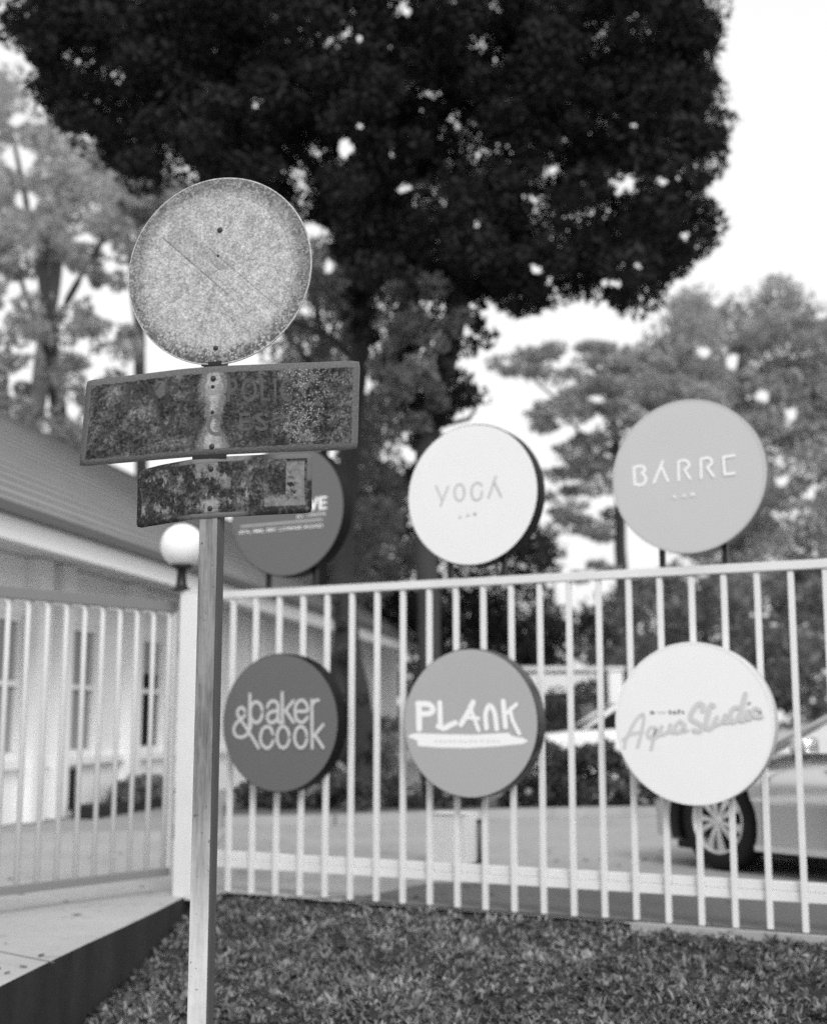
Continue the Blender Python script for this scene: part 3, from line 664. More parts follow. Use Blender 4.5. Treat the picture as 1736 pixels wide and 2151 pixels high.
# ------------------------------------------------------------------ lettering tools
def catmull(P, n=7):
    P = [V(p) for p in P]
    if len(P) < 3: return P
    Q = [2 * P[0] - P[1]] + P + [2 * P[-1] - P[-2]]; out = []
    for i in range(1, len(Q) - 2):
        for k in range(n):
            t = k / n; out.append(0.5 * ((2 * Q[i]) + (-Q[i - 1] + Q[i + 1]) * t + (2 * Q[i - 1] - 5 * Q[i] + 4 * Q[i + 1] - Q[i + 2]) * t * t + (-Q[i - 1] + 3 * Q[i] - 3 * Q[i + 1] + Q[i + 2]) * t ** 3))
    out.append(P[-1]); return out
def ribbon(mb_, pts2, width, frame, h):
    """flat painted stroke on a face: frame = (origin, axis a, axis b, normal)"""
    O, A_, B_, Nn = frame; n = len(pts2); L, R = [], []
    for i, p in enumerate(pts2):
        t = pts2[min(i + 1, n - 1)] - pts2[max(i - 1, 0)]; t = t / (np.linalg.norm(t) + 1e-9); nn = V((-t[1], t[0]))
        wd = width[i] if hasattr(width, '__len__') else width
        L.append(p + nn * wd / 2); R.append(p - nn * wd / 2)
    W3 = lambda p, hh: O + A_ * p[0] + B_ * p[1] + Nn * hh
    b = len(mb_.v); mb_.v += [tuple(W3(p, h)) for p in L] + [tuple(W3(p, h)) for p in R]
    mb_.f += [(b + i, b + n + i, b + n + i + 1, b + i + 1) for i in range(n - 1)]
    for end in (0, n - 1):
        wd = (width[end] if hasattr(width, '__len__') else width) / 2; b = len(mb_.v)
        mb_.v += [tuple(W3(pts2[end] + wd * V((math.cos(a), math.sin(a))), h + .00025)) for a in np.linspace(0, 2 * math.pi, 13)[:-1]]
        mb_.f.append(tuple(range(b, b + 12)))
def text_mesh(body, bold=0.0):
    cu = bpy.data.curves.new('t', 'FONT'); cu.body = body; cu.size = 1.0; cu.resolution_u = 3; cu.offset = bold; cu.fill_mode = 'FRONT'
    o = bpy.data.objects.new('t', cu); col.objects.link(o); dg = bpy.context.evaluated_depsgraph_get(); dg.update()
    me = bpy.data.meshes.new_from_object(o.evaluated_get(dg)); v = V([tuple(q.co) for q in me.vertices]); f_ = [tuple(p.vertices) for p in me.polygons]
    bpy.data.objects.remove(o); bpy.data.curves.remove(cu); bpy.data.meshes.remove(me)
    v[:, 0] -= v[:, 0].min(); return v, f_
def text_on(mb_, body, p1, p2, height, frame, h, bold=0.0):
    """p1, p2: baseline ends in face coordinates; height: capital height in metres"""
    v, f_ = text_mesh(body, bold); O, A_, B_, Nn = frame; p1, p2 = V(p1), V(p2); d = p2 - p1; wdt = v[:, 0].max()
    up_ = V((-d[1], d[0])) / np.linalg.norm(d); out = []
    for q in v:
        p = p1 + d * (q[0] / wdt) + up_ * (q[1] / 0.70 * height); out.append(O + A_ * p[0] + B_ * p[1] + Nn * h)
    mb_.add(out, f_)

# ------------------------------------------------------------------ round shop discs on the fence
def face_mat(name, v, rough=0.5): return grey(name, v, 0.05, 2.0, rough, fine=0.02)
def disc_sign(s, z, fmat, rmat, label, upper, edge=None):
    OFF = 0.132 if not upper else 0.08; R_ = 0.462; TH = 0.118
    c = fp(s, z, OFF)
    root = empty('round_sign', c - UP * R_, label, 'sign', 'round light box discs on the fence')
    MB().disc_prism(c, FT, UP, R_ - .007, -0.001, 0.0035, 72).build('face', fmat, root)
    rim = MB(); rim.disc_prism(c, FT, UP, R_, -TH, -0.0012, 72, .004); rim.build('case', rmat, root, False)
    if edge is not None:
        e_ = MB(); n = 72; b = 0
        for rr, d_ in ((R_ - .012, .0045), (R_ + .0015, .0045), (R_ + .0015, -.02)):
            for k in range(n): th = 2 * math.pi * k / n; e_.v.append(tuple(c + rr * (FT * math.cos(th) + UP * math.sin(th)) + FN * d_))
        for i in range(2):
            for k in range(n): e_.f.append((i * n + k, i * n + (k + 1) % n, (i + 1) * n + (k + 1) % n, (i + 1) * n + k))
        e_.build('edge_trim', edge, root)
    if upper:
        for ds in (-.19, .19):
            zl = z - math.sqrt(R_ ** 2 - ds ** 2) + .01
            MB().bbox(fp(s + ds, (zl + 2.056) / 2, 0.0), FT, FN, UP, .016, .016, (zl - 2.056) / 2, .003).build('bracket', M['black_metal'], root)
    else:
        for ds in (-.2, .2): MB().bbox(fp(s + ds, z, -.0), FT, FN, UP, .012, .0, .2, .0) if False else None
        MB().bbox(fp(s, z + .2, .0115 + 0.0), FT, FN, UP, .22, .006, .02, .002).v
    frame = (c, FT, UP, FN)
    def L(box, sc_):
        def g(p):
            sx, sy = (box[0] + p[0] * sc_) / 1.44, (box[1] + p[1] * sc_) / 1.44
            q = at_plane(sx, sy, c + FN * .004, FN) - c
            return V((q @ FT, q @ UP))
        return g
    return root, frame, L
def ell(cx, cy, rx, ry, n=28): return [(cx + rx * math.cos(2 * math.pi * k / n), cy + ry * math.sin(2 * math.pi * k / n)) for k in range(n + 1)]
def strokes(root, frame, g, items, wd, mat, name='lettering', smooth=True):
    mb_ = MB(); h = .0045
    for it in items:
        ww_ = wd
        if isinstance(it, dict): ww_ = it['w']; it = it['p']
        pts = [g(p) for p in it]
        if smooth and 2 < len(it) < 20: pts = catmull(pts)
        ribbon(mb_, pts, ww_, frame, h); h += .0004
    return mb_, h

M['f_dark'] = face_mat('face_charcoal', 0.13); M['f_dark2'] = face_mat('face_slate', 0.125)
M['f_mid'] = face_mat('face_grey', 0.38); M['f_lt'] = face_mat('face_light_grey', 0.50); M['f_wh'] = face_mat('face_white', 0.74); M['f_wh2'] = face_mat('face_bright_white', 0.78)
M['rim_blk'] = grey('rim_black', 0.006, 0.2, 2, 0.45, spec=0.06); M['rim_lt'] = grey('rim_light', 0.45, 0.1, 2, 0.4); M['rim_dk'] = grey('rim_dark', 0.02, 0.2, 2, 0.3, spec=.2)
M['ink_w'] = grey('ink_white', 0.82, 0.03, 3, 0.5); M['ink_pale'] = grey('ink_pale', 0.52, 0.05, 3, 0.5); M['ink_g'] = grey('ink_grey', 0.42, 0.08, 3, 0.5); M['ink_lg'] = grey('ink_light_grey', 0.56, 0.04, 3, 0.5)
M['ink_d'] = grey('ink_dark', 0.16, 0.1, 3, 0.5); M['ink_y'] = grey('ink_soft', 0.44, 0.1, 3, 0.5)
XC = (0.476, 1.885, 3.300); ZU, ZL = 2.588, 1.137
# upper left, partly behind the rusty plates
root, fr, L = disc_sign(XC[0], ZU, M['f_dark'], M['rim_blk'], 'dark upper disc half hidden behind the rusty plates, bold VE visible', True)
g = L((690, 1480), .2016)
mb_, h = strokes(root, fr, g, [{'p': [(1222, 140), (1275, 300)], 'w': .021}, {'p': [(1328, 138), (1275, 300)], 'w': .021}, {'p': [(1380, 130), (1380, 290)], 'w': .022}, {'p': [(1385, 128), (1470, 120)], 'w': .015}, {'p': [(1385, 208), (1465, 198)], 'w': .015}, {'p': [(1385, 288), (1470, 280)], 'w': .015}], .02, None, smooth=False)
text_on(mb_, 'BY', g((1035, 432)), g((1140, 425)), .017, fr, h, .02)
for k in range(7):
    x_ = 1190 + k * 44; y_ = 400 - k * 4.2
    ribbon(mb_, [g((x_, y_ + 10)), g((x_ + (10 if k % 2 else -4), y_ - 32))], .006, fr, h + .0004)
    if k % 3: ribbon(mb_, [g((x_, y_ - 5)), g((x_ + 22, y_ - 8))], .005, fr, h + .0008)
text_on(mb_, '87A, 88B, 88C LORNIE ROAD', g((170, 672)), g((1425, 565)), .021, fr, h + .001, .015)
mb_.letters('letter', M['ink_w'], root)
mb_ = MB(); ribbon(mb_, [g((195, 560)), g((1410, 452))], .012, fr, .0045); mb_.build('rule_line', M['ink_g'], root)
# yoga
root, fr, L = disc_sign(XC[1], ZU, M['f_wh'], M['rim_blk'], 'white upper disc with thin grey YOGA lettering and black case', True)
g = L((1280, 1420), .1613)
mb_, h = strokes(root, fr, g, [[(235, 310), (340, 560)], [(465, 310), (320, 685)], ell(675, 430, 92, 155), [(1095, 300), (1050, 258), (1000, 250), (925, 310), (900, 430), (930, 540), (1000, 575), (1075, 530), (1100, 410)], [(1355, 130), (1220, 530)], [(1330, 240), (1460, 510)]], .011, None)
mb_.letters('letter', M['ink_y'], root)
mb_ = MB(); [text_on(mb_, ch, g((x - 28, y + 38)), g((x + 28, y + 30)), .016, fr, .0045, .02) for ch, x, y in (('L', 700, 880), ('A', 835, 850), ('B', 965, 825))]
mb_.letters('letter', M['ink_d'], root)
# barre
root, fr, L = disc_sign(XC[2], ZU, M['f_lt'], M['rim_dk'], 'light grey upper disc with white BARRE lettering and pale edge', True, M['rim_lt'])
g = L((1870, 1340), .2304)
mb_, h = strokes(root, fr, g, [[(200, 320), (215, 545)], [(215, 545), (310, 545), (355, 495), (350, 440), (305, 398)], [(305, 398), (345, 355), (325, 310), (265, 305), (200, 320)], [(580, 240), (465, 520)], [(555, 300), (650, 500)],
     [(790, 490), (785, 245)], [(785, 245), (880, 230), (930, 290), (868, 355)], [(868, 355), (940, 470)], [(1085, 460), (1080, 215)], [(1080, 215), (1180, 196), (1228, 255), (1168, 325)], [(1168, 325), (1250, 440)],
     [(1520, 165), (1375, 190)], [(1375, 190), (1395, 415)], [(1395, 415), (1525, 400)]], .0155, None)
for ch, x, y in (('L', 755, 690), ('A', 865, 680), ('B', 978, 665)): text_on(mb_, ch, g((x - 32, y + 36)), g((x + 32, y + 32)), .019, fr, h, .03)
mb_.letters('letter', M['ink_w'], root)
# dark lower left
root, fr, L = disc_sign(XC[0], ZL, M['f_dark2'], M['rim_blk'], 'dark lower disc with stacked lowercase lettering and an ampersand', False)
g = L((670, 2070), .2016)
it = [[(425, 150), (420, 560), (400, 690)], ell(520, 420, 92, 155), [(690, 345), (715, 280), (775, 250), (830, 280), (848, 340), (850, 540), (885, 578), (925, 570)], [(845, 400), (760, 410), (700, 450), (690, 520), (730, 575), (790, 565), (840, 510)],
      [(910, 130), (915, 570)], [(1080, 250), (955, 400)], [(965, 400), (1080, 570)], [(1120, 405), (1285, 400), (1280, 310), (1245, 258), (1200, 240), (1145, 270), (1110, 340), (1105, 430), (1120, 510), (1165, 562), (1230, 565), (1295, 495)],
      [(1358, 240), (1362, 955)], [(1370, 300), (1400, 252), (1455, 240)], ell(300, 430, 58, 78), [(275, 505), (400, 690)], [(400, 690), (560, 955)], [(325, 505), (225, 590), (190, 690), (220, 770), (290, 795), (370, 770), (430, 680), (450, 600)],
      [(775, 745), (745, 665), (690, 638), (620, 680), (590, 800), (610, 900), (680, 958), (740, 930), (782, 850)], ell(930, 795, 92, 160), ell(1195, 795, 92, 160), [(1530, 610), (1385, 785)], [(1410, 765), (1530, 950)]]
mb_, h = strokes(root, fr, g, it, .0225, None); mb_.letters('letter', M['ink_pale'], root)
# grey lower middle
root, fr, L = disc_sign(XC[1], ZL, M['f_mid'], M['rim_dk'], 'mid grey lower disc with white brush lettering over a white plank shape', False)
g = L((1220, 2080), .2304)
it = [{'p': [(200, 215), (205, 540)], 'w': .042}, {'p': [(185, 215), (330, 222), (388, 285), (350, 335), (240, 350)], 'w': .036}, {'p': [(475, 200), (485, 500)], 'w': .035}, {'p': [(455, 510), (535, 535), (600, 500), (680, 465)], 'w': .035},
      {'p': [(915, 195), (870, 290), (755, 485)], 'w': .036}, {'p': [(870, 250), (920, 380), (985, 560)], 'w': .026}, {'p': [(820, 395), (985, 408)], 'w': .024}, {'p': [(1090, 535), (1078, 350), (1130, 240), (1195, 330), (1225, 545)], 'w': .032},
      {'p': [(1310, 185), (1340, 515)], 'w': .034}, {'p': [(1480, 222), (1350, 345)], 'w': .026}, {'p': [(1405, 280), (1430, 420), (1520, 605)], 'w': .026}]
mb_, h = strokes(root, fr, g, it, .03, None)
brd = [g(p) for p in ((50, 645), (100, 612), (170, 600), (500, 612), (900, 620), (1380, 595), (1420, 635), (1560, 660), (1640, 705), (1560, 740), (1200, 775), (850, 795), (450, 788), (190, 770), (175, 695))]
mb_.add([fr[0] + FT * p[0] + UP * p[1] + FN * .0046 for p in brd], [tuple(reversed(range(len(brd))))]); mb_.letters('letter', M['ink_w'], root)
mb_ = MB(); text_on(mb_, 'S O U R D O U G H  P I Z Z A', g((412, 725)), g((1262, 722)), .017, fr, .0056, .01); mb_.letters('letter', M['ink_lg'], root)
# white lower right
root, fr, L = disc_sign(XC[2], ZL, M['f_wh2'], M['rim_lt'], 'bright white lower disc with grey slanted script lettering', False, M['f_wh'])
g = L((1850, 2080), .2765)
it = [[(140, 660), (150, 580), (245, 385), (325, 295), (348, 335), (325, 480), (280, 650)], [(125, 572), (200, 515), (335, 485)], [(480, 440), (425, 440), (390, 500), (405, 550), (450, 530), (485, 450), (450, 580), (430, 675)], [(455, 560), (520, 520)],
      [(545, 425), (528, 490), (560, 515), (620, 470), (640, 405)], [(640, 405), (628, 480), (680, 492)], [(790, 405), (745, 370), (692, 430), (700, 490), (755, 475), (795, 405)], [(795, 405), (775, 475), (825, 465)],
      {'p': [(995, 250), (992, 190), (945, 178), (875, 270), (868, 345), (960, 400), (985, 440), (950, 478), (895, 465)], 'w': .027}, {'p': [(1115, 198), (1080, 195), (1045, 320), (1030, 420), (1060, 452), (1120, 410)], 'w': .026},
      [(1150, 320), (1120, 385), (1145, 405), (1210, 370), (1240, 300)], [(1240, 300), (1225, 375), (1275, 378)], {'p': [(1395, 215), (1330, 225), (1295, 310), (1315, 375), (1375, 340), (1420, 230), (1462, 65)], 'w': .024}, [(1420, 240), (1400, 350), (1445, 365)],
      [(1490, 250), (1468, 330), (1515, 340)], {'p': [(1500, 170), (1508, 168)], 'w': .018}, ell(1578, 272, 42, 48), [(1600, 320), (1640, 318)]]
mb_, h = strokes(root, fr, g, it, .021, None); mb_.letters('letter', M['ink_lg'], root)
mb_ = MB(); text_on(mb_, 's', g((415, 292)), g((468, 290)), .026, fr, .0047, .03); text_on(mb_, 'ish', g((622, 292)), g((790, 288)), .026, fr, .0047, .02); mb_.letters('letter', M['ink_d'], root)
mb_ = MB(); text_on(mb_, 'w', g((490, 290)), g((600, 290)), .026, fr, .0047, .0); mb_.letters('letter', M['f_lt'], root)

# ------------------------------------------------------------------ the rusty traffic sign on its post
PY = 4.30; YAW = math.radians(14)
pr = V((math.cos(YAW), -math.sin(YAW), 0)); pn = V((-math.sin(YAW), -math.cos(YAW), 0))     # right along the face, out of the face
pc = at_y(436, 1181, PY); pz_top = at_y(455, 445, PY)[2]; PX = pc[0]
P0 = V((PX, PY, 0)) + pn * -0.02
gz_ = ground_h(P0[0], P0[1])
sign = empty('traffic_sign', (P0[0], P0[1], gz_), 'weathered traffic sign: blank rusty disc above two rusted plates on a leaning grey post', 'traffic sign')
m, n, b = new_mat('post_paint', 0.65)
o_ = n.obj(); x_, y_, z_ = n.xyz(o_)
st = n.noise(n.scale(o_, (14, 14, 1.3)), 2.0, 5, .7); sp_ = n.noise(o_, 40, 4, .7)
low = n.down(n.add(z_, n.mul(n.sub(n.noise(o_, 5, 3, .6), .5), .35)), 0.85, 1.45)
st = n.step(st, .3, .7)
v_ = n.mix(low, n.add(.08, n.mul(st, .19)), n.add(.50, n.mul(st, .14)))
v_ = n.mul(v_, n.add(.80, n.mul(sp_, .40)))
spot = n.step(n.noise(o_, 60, 2, .5), .68, .74); v_ = n.mix(n.mul(spot, .6), v_, .04)
n.t.links.new(n.col(v_), b.inputs['Base Color'])
M['post'] = m
M['post_side_shade'] = grey('post_side_shade', 0.07, 0.4, 4, 0.7, fine=0.3, stretch=(1, 1, 0.15))
PW = 0.031; hgt = pz_top - gz_
MB().bbox(P0 + UP * ((pz_top + gz_ - .08) / 2) - pn * 0.0, pr, pn, UP, PW, 0.024, (hgt + .08) / 2, .0035).build('post', M['post'], sign)
# dark plate added over the right side, its shade put into colour
MB().bbox(P0 + UP * ((pz_top + gz_) / 2) + pr * (PW + .004) - pn * .002, pr, pn, UP, .0035, .021, hgt / 2, .001).build('post_shade_plate', M['post_side_shade'], sign)

def plate(name, grid_px, mat, parent, th=0.003, corner=0.0):
    """grid_px: rows top->bottom, each a list of (x, y, Y). Real curved sheet with thickness and UV (u right, v up)."""
    P = [[at_y(*q) for q in row] for row in grid_px]; R_, C_ = len(P), len(P[0])
    lens = [0.0]
    for j in range(1, C_): lens.append(lens[-1] + np.linalg.norm(P[0][j] - P[0][j - 1]))
    us = [l / lens[-1] for l in lens]; NU, NV = 36, 12
    def S(u, v):
        # smooth interpolation across columns
        def rowp(r_, u):
            return V([np.interp(u, us, [P[r_][j][k] for j in range(C_)]) for k in range(3)])
        return rowp(0, u) * v + rowp(R_ - 1, u) * (1 - v)
    Wd = lens[-1]; Hh = np.linalg.norm(P[0][0] - P[-1][0])
    vs_, uv_, fs = [], [], []
    def rc(u, v):
        # round the corners by pulling grid lines in
        return u, v
    for side in (0, 1):
        for j in range(NV + 1):
            for i in range(NU + 1):
                u, v = i / NU, j / NV
                du, dv = min(u, 1 - u) * Wd, min(v, 1 - v) * Hh
                uu, v2 = u, v
                if corner and du < corner and dv < corner:
                    a_, b_ = corner - du, corner - dv; l = math.hypot(a_, b_)
                    mxx = max(a_, b_)
                    if l > 1e-6:
                        k_ = mxx / l; a2, b2 = a_ * k_, b_ * k_
                        uu = (corner - a2) / Wd if u < .5 else 1 - (corner - a2) / Wd
                        v2 = (corner - b2) / Hh if v < .5 else 1 - (corner - b2) / Hh
                p = S(uu, v2)
                nn = np.cross(S(min(uu + .02, 1), v2) - S(max(uu - .02, 0), v2), S(uu, 1) - S(uu, 0)); nn /= np.linalg.norm(nn)
                wv = 0.0012 * math.sin(9 * uu + 2) * math.cos(5 * v2)
                vs_.append(p + nn * (wv if side == 0 else wv - th)); uv_.append((uu, v2))
    W1 = NU + 1; off = W1 * (NV + 1)
    for j in range(NV):
        for i in range(NU):
            a_ = j * W1 + i; fs.append((a_, a_ + 1, a_ + 1 + W1, a_ + W1)); fs.append((off + a_ + W1, off + a_ + 1 + W1, off + a_ + 1, off + a_))
    ring = [i for i in range(W1)] + [j * W1 + NU for j in range(1, NV + 1)] + [NV * W1 + i for i in range(NU - 1, -1, -1)] + [j * W1 for j in range(NV - 1, 0, -1)]
    for k in range(len(ring)):
        a_, b_ = ring[k], ring[(k + 1) % len(ring)]; fs.append((b_, a_, off + a_, off + b_))
    o = mk(name, vs_, fs, mat, parent)
    uvl = o.data.uv_layers.new(name='UVMap')
    for lp_ in o.data.loops: uvl.data[lp_.index].uv = uv_[lp_.vertex_index]
    o.data.polygons.foreach_set('use_smooth', [i < 2 * NU * NV for i in range(len(o.data.polygons))])
    return o, S, Wd, Hh

# weathered plate material: dark lichen-covered print inside a smooth border
def border_dist(n, u, v, Wd, Hh):
    return n.mn(n.mn(n.mul(u, Wd), n.mul(n.sub(1.0, u), Wd)), n.mn(n.mul(v, Hh), n.mul(n.sub(1.0, v), Hh)))
def specks(n, vec, scale, thr, soft=.08):
    return n.down(n.voro(vec, scale), thr - soft, thr + soft)
STREAK, STREAK2 = .5, .45
def leftm0(n, u): return n.down(u, .30, .52)
def plate_mat_large(Wd, Hh):
    m, n, b = new_mat('plate_weathered', 0.85, 0, .1)
    uv = n.uv(); u, v, _ = n.xyz(uv); met = n.comb(n.mul(u, Wd), n.mul(v, Hh), 0.0)
    n1 = n.noise(met, 9, 6, .7); n2 = n.step(n.noise(met, 30, 5, .75), .30, .70); n3 = n.step(n.noise(met, 130, 3, .7), .33, .67)
    base = n.add(.028, n.mul(n.step(n1, .38, .72), .06))
    gran = n.step(n.noise(met, 80, 2, .5), .30, .70)
    base = n.mul(base, n.mul(n.add(.62, n.mul(n2, .76)), n.add(.55, n.mul(gran, .9)))); base = n.mul(base, n.add(.66, n.mul(n3, .68)))
    base = n.mul(base, n.add(1.0, n.mul(n.mul(leftm0(n, u), n.step(n.noise(met, 5, 5, .7), .40, .62)), .9)))
    # grey blisters on the left half, dark band around the middle-right
    leftm = n.down(u, .38, .50)
    bl = n.mul(n.mul(leftm, n.step(n.noise(met, 13, 4, .6, .4), .50, .60)), n.add(.3, n.mul(n2, 1.0)))
    base = n.add(base, n.mul(bl, .055))
    pu = n.sub(n.mul(u, Wd), Wd * .300); pv = n.sub(n.mul(v, Hh), Hh * .80)
    pd = n.add(n.m_('SQRT', n.add(n.mul(pu, pu), n.mul(pv, pv))), n.mul(n.sub(n.noise(met, 28, 4, .65), .5), .05))
    base = n.mix(n.mul(n.down(pd, .024, .029), .8), base, .135)
    # flaking light freckles, right third
    reg = n.mul(n.step(n.add(u, n.mul(n.sub(n1, .5), .40)), .66, .80), n.add(.40, n.mul(n.down(n.ab(n.sub(u, .80)), .03, .12), .60)))
    dk = n.down(n.add(n.ab(n.sub(u, .885)), n.mul(n.sub(n2, .5), .12)), .02, .055)
    base = n.add(base, n.mul(n.mul(reg, n.sub(1.0, dk)), n.add(.005, n.mul(n.step(n2, .40, .75), .07))))
    sp1 = n.mul(n.mul(specks(n, met, 130, .30, .14), reg), n.step(n.noise(met, 18, 3, .6), .36, .60)); sp2 = n.mul(specks(n, met, 75, .20, .1), n.mul(reg, n.step(n.noise(met, 11, 3, .6), .42, .6)))
    base = n.mix(n.mul(n.mx(sp1, sp2), .75), base, .42)
    dust = n.mul(specks(n, met, 60, .05, .02), n.step(n.noise(met, 6, 2, .5), .5, .6)); base = n.mix(dust, base, .6)
    # bleached run below each bolt, over the post
    cw = n.add(.032, n.mul(n.m_('SINE', n.add(n.mul(v, 9.5), .6)), .013))
    du = n.add(n.ab(n.sub(n.mul(u, Wd), Wd * STREAK)), n.mul(n.sub(n.noise(met, 18, 6, .75), .5), .075))
    inner = n.step(n.sub(cw, du), -.016, .004); core = n.step(n.sub(cw, du), .008, .022)
    base = n.mix(n.mul(inner, .7), base, n.mul(.22, n.add(.7, n.mul(n3, .6)))); base = n.mix(n.mul(n.mul(core, n.add(.55, n.mul(n2, .45))), .9), base, n.add(.26, n.mul(n2, .22)))
    bd = n.add(border_dist(n, u, v, Wd, Hh), n.mul(n.sub(n2, .5), .006))
    bm_ = n.down(bd, .0195, .0235)
    bcol = n.mul(.125, n.add(.82, n.mul(n3, .36))); bcol = n.mix(n.down(bd, .0005, .002), bcol, .17)
    base = n.mix(bm_, base, bcol)
    n.t.links.new(n.col(base), b.inputs['Base Color'])
    bp = n.new('ShaderNodeBump'); bp.inputs['Strength'].default_value = .5; bp.inputs['Distance'].default_value = .002
    n.t.links.new(n.add(n2, n3), bp.inputs['Height']); n.t.links.new(bp.outputs[0], b.inputs['Normal'])
    return m
def plate_mat_small(Wd, Hh):
    m, n, b = new_mat('plate_peeling', 0.85, 0, .1)
    uv = n.uv(); u, v, _ = n.xyz(uv); met = n.comb(n.mul(u, Wd), n.mul(v, Hh), 0.0)
    n1 = n.noise(met, 14, 5, .65); n2 = n.step(n.noise(met, 45, 5, .75), .22, .78); n3 = n.step(n.noise(met, 140, 3, .7), .33, .67)
    base = n.mul(n.add(.032, n.mul(n.step(n1, .45, .6), .05)), n.add(.4, n.mul(n2, 1.2)))
    base = n.mul(base, n.mul(n.add(.6, n.mul(n3, .8)), n.add(.6, n.mul(n.step(n.noise(met, 80, 2, .5), .3, .7), .8))))
    drip = n.noise(n.comb(n.mul(u, Wd * 34), n.mul(v, Hh * 14), 3.0), 1.0, 6, .72)
    # peeled pale patches: right panel, mid strip, lower edge, left freckles
    rp = n.mul(n.step(u, .855, .862), n.down(u, .957, .963)); rp = n.mul(rp, n.mul(n.step(v, .16, .2), n.down(v, .84, .9)))
    lowp = n.mul(n.mul(n.step(u, .735, .745), n.down(u, .96, .965)), n.mul(n.step(v, .12, .15), n.down(n.add(v, n.mul(n.sub(drip, .5), .5)), .26, .34)))
    mid = n.mul(n.mul(n.step(u, .48, .5), n.down(u, .735, .745)), n.mul(n.step(v, .42, .5), n.down(v, .64, .68)))
    topp = n.mul(n.mul(n.step(u, .35, .36), n.down(u, .49, .50)), n.mul(n.step(v, .66, .67), n.down(v, .90, .93)))
    holes_ = n.step(n.add(n1, n.mul(n.sub(n2, .5), .25)), .30, .44)
    peel = n.mx(n.mul(rp, holes_), n.mul(lowp, holes_))
    peel = n.mx(peel, n.mul(topp, n.step(drip, .42, .52))); peel2 = n.mul(mid, n.step(drip, .40, .60))
    frk = n.mul(n.step(n.add(drip, n.mul(n.sub(n1, .5), .5)), .53, .60), n.mul(n.step(v, .12, .2), n.down(v, .80, .86)))
    frk = n.mul(frk, n.mx(n.down(u, .16, .42), n.down(n.ab(n.sub(u, .52)), .08, .3)))
    base = n.mix(n.mul(frk, .9), base, n.mul(.20, n.add(.6, n2)))
    base = n.mix(n.mul(peel2, .8), base, n.mul(.17, n.add(.5, n2)))
    base = n.mix(n.mul(peel, .8), base, n.mul(.21, n.add(.65, n.mul(n2, .7))))
    du = n.ab(n.sub(n.mul(u, Wd), Wd * STREAK2)); halo = n.mul(n.down(n.add(du, n.mul(n.sub(n2, .5), .03)), .012, .03), n.down(n.ab(n.sub(v, .20)), .06, .14)); base = n.mix(n.mul(halo, .8), base, .33)
    bd = n.add(border_dist(n, u, v, Wd, Hh), n.mul(n.sub(n2, .5), .004)); bm_ = n.down(bd, .014, .017)
    bc = n.mix(n.step(n.add(n.ab(n.sub(u, .48)), n.mul(n.sub(n1, .5), .35)), .10, .25), .17, n.add(.028, n.mul(n.step(n2, .55, .7), .06)))
    bc = n.mix(n.mul(n.step(v, .5, .6), n.step(u, .7, .85)), bc, .13)
    base = n.mix(bm_, base, bc)
    n.t.links.new(n.col(base), b.inputs['Base Color'])
    bp = n.new('ShaderNodeBump'); bp.inputs['Strength'].default_value = .5; bp.inputs['Distance'].default_value = .002
    n.t.links.new(n.add(n2, peel), bp.inputs['Height']); n.t.links.new(bp.outputs[0], b.inputs['Normal'])
    return m
Y0_ = PY - .010
big = [[(182, 799, Y0_ + .165), (300, 785, Y0_ + .09), (380, 775, Y0_ + .035), (450, 769, Y0_), (600, 763, Y0_ - .035), (756, 757, Y0_ - .07)],
       [(166, 980, Y0_ + .165), (290, 969, Y0_ + .09), (370, 962, Y0_ + .035), (445, 956, Y0_), (600, 949, Y0_ - .035), (750, 944, Y0_ - .07)]]
sm = [[(289, 989, Y0_ + .085), (340, 976, Y0_ + .05), (400, 965, Y0_ + .018), (445, 960, Y0_), (550, 955, Y0_ - .025), (655, 952, Y0_ - .05)],
      [(287, 1110, Y0_ + .085), (340, 1101, Y0_ + .05), (400, 1091, Y0_ + .018), (445, 1088, Y0_), (550, 1082, Y0_ - .025), (654, 1077, Y0_ - .05)]]
o1, S1_, WD1, HH1 = plate('large_plate', big, None, sign, corner=.012); 
o2, S2_, WD2, HH2 = plate('small_plate', sm, None, sign, corner=.014)
# ghost lettering on the large plate (faded print, 0.4 mm proud)
def inv(S, px, py):
    """plate (u, v) whose point projects to display pixel"""
    best = None
    def proj(p): rel = p - CAM; yy = rel[1] * CP + rel[2] * SP; z2 = -rel[1] * SP + rel[2] * CP; return IMG_W / 2 + F_PX * rel[0] / yy, IMG_H / 2 - F_PX * z2 / yy
    u, v = .5, .5
    for _ in range(40):
        a_ = proj(S(u, v)); ex, ey = px - a_[0], py - a_[1]
        h_ = .01; au = proj(S(u + h_, v)); av = proj(S(u, v + h_))
        J = V([[(au[0] - a_[0]) / h_, (av[0] - a_[0]) / h_], [(au[1] - a_[1]) / h_, (av[1] - a_[1]) / h_]])
        d_ = np.linalg.solve(J, V((ex, ey))); u += d_[0]; v += d_[1]; u = min(max(u, .001), .985); v = min(max(v, .001), .985)
    return u, v
STREAK = inv(S1_, 447, 860)[0]; STREAK2 = inv(S2_, 442, 1030)[0]
o1.data.materials.append(plate_mat_large(WD1, HH1)); o2.data.materials.append(plate_mat_small(WD2, HH2))
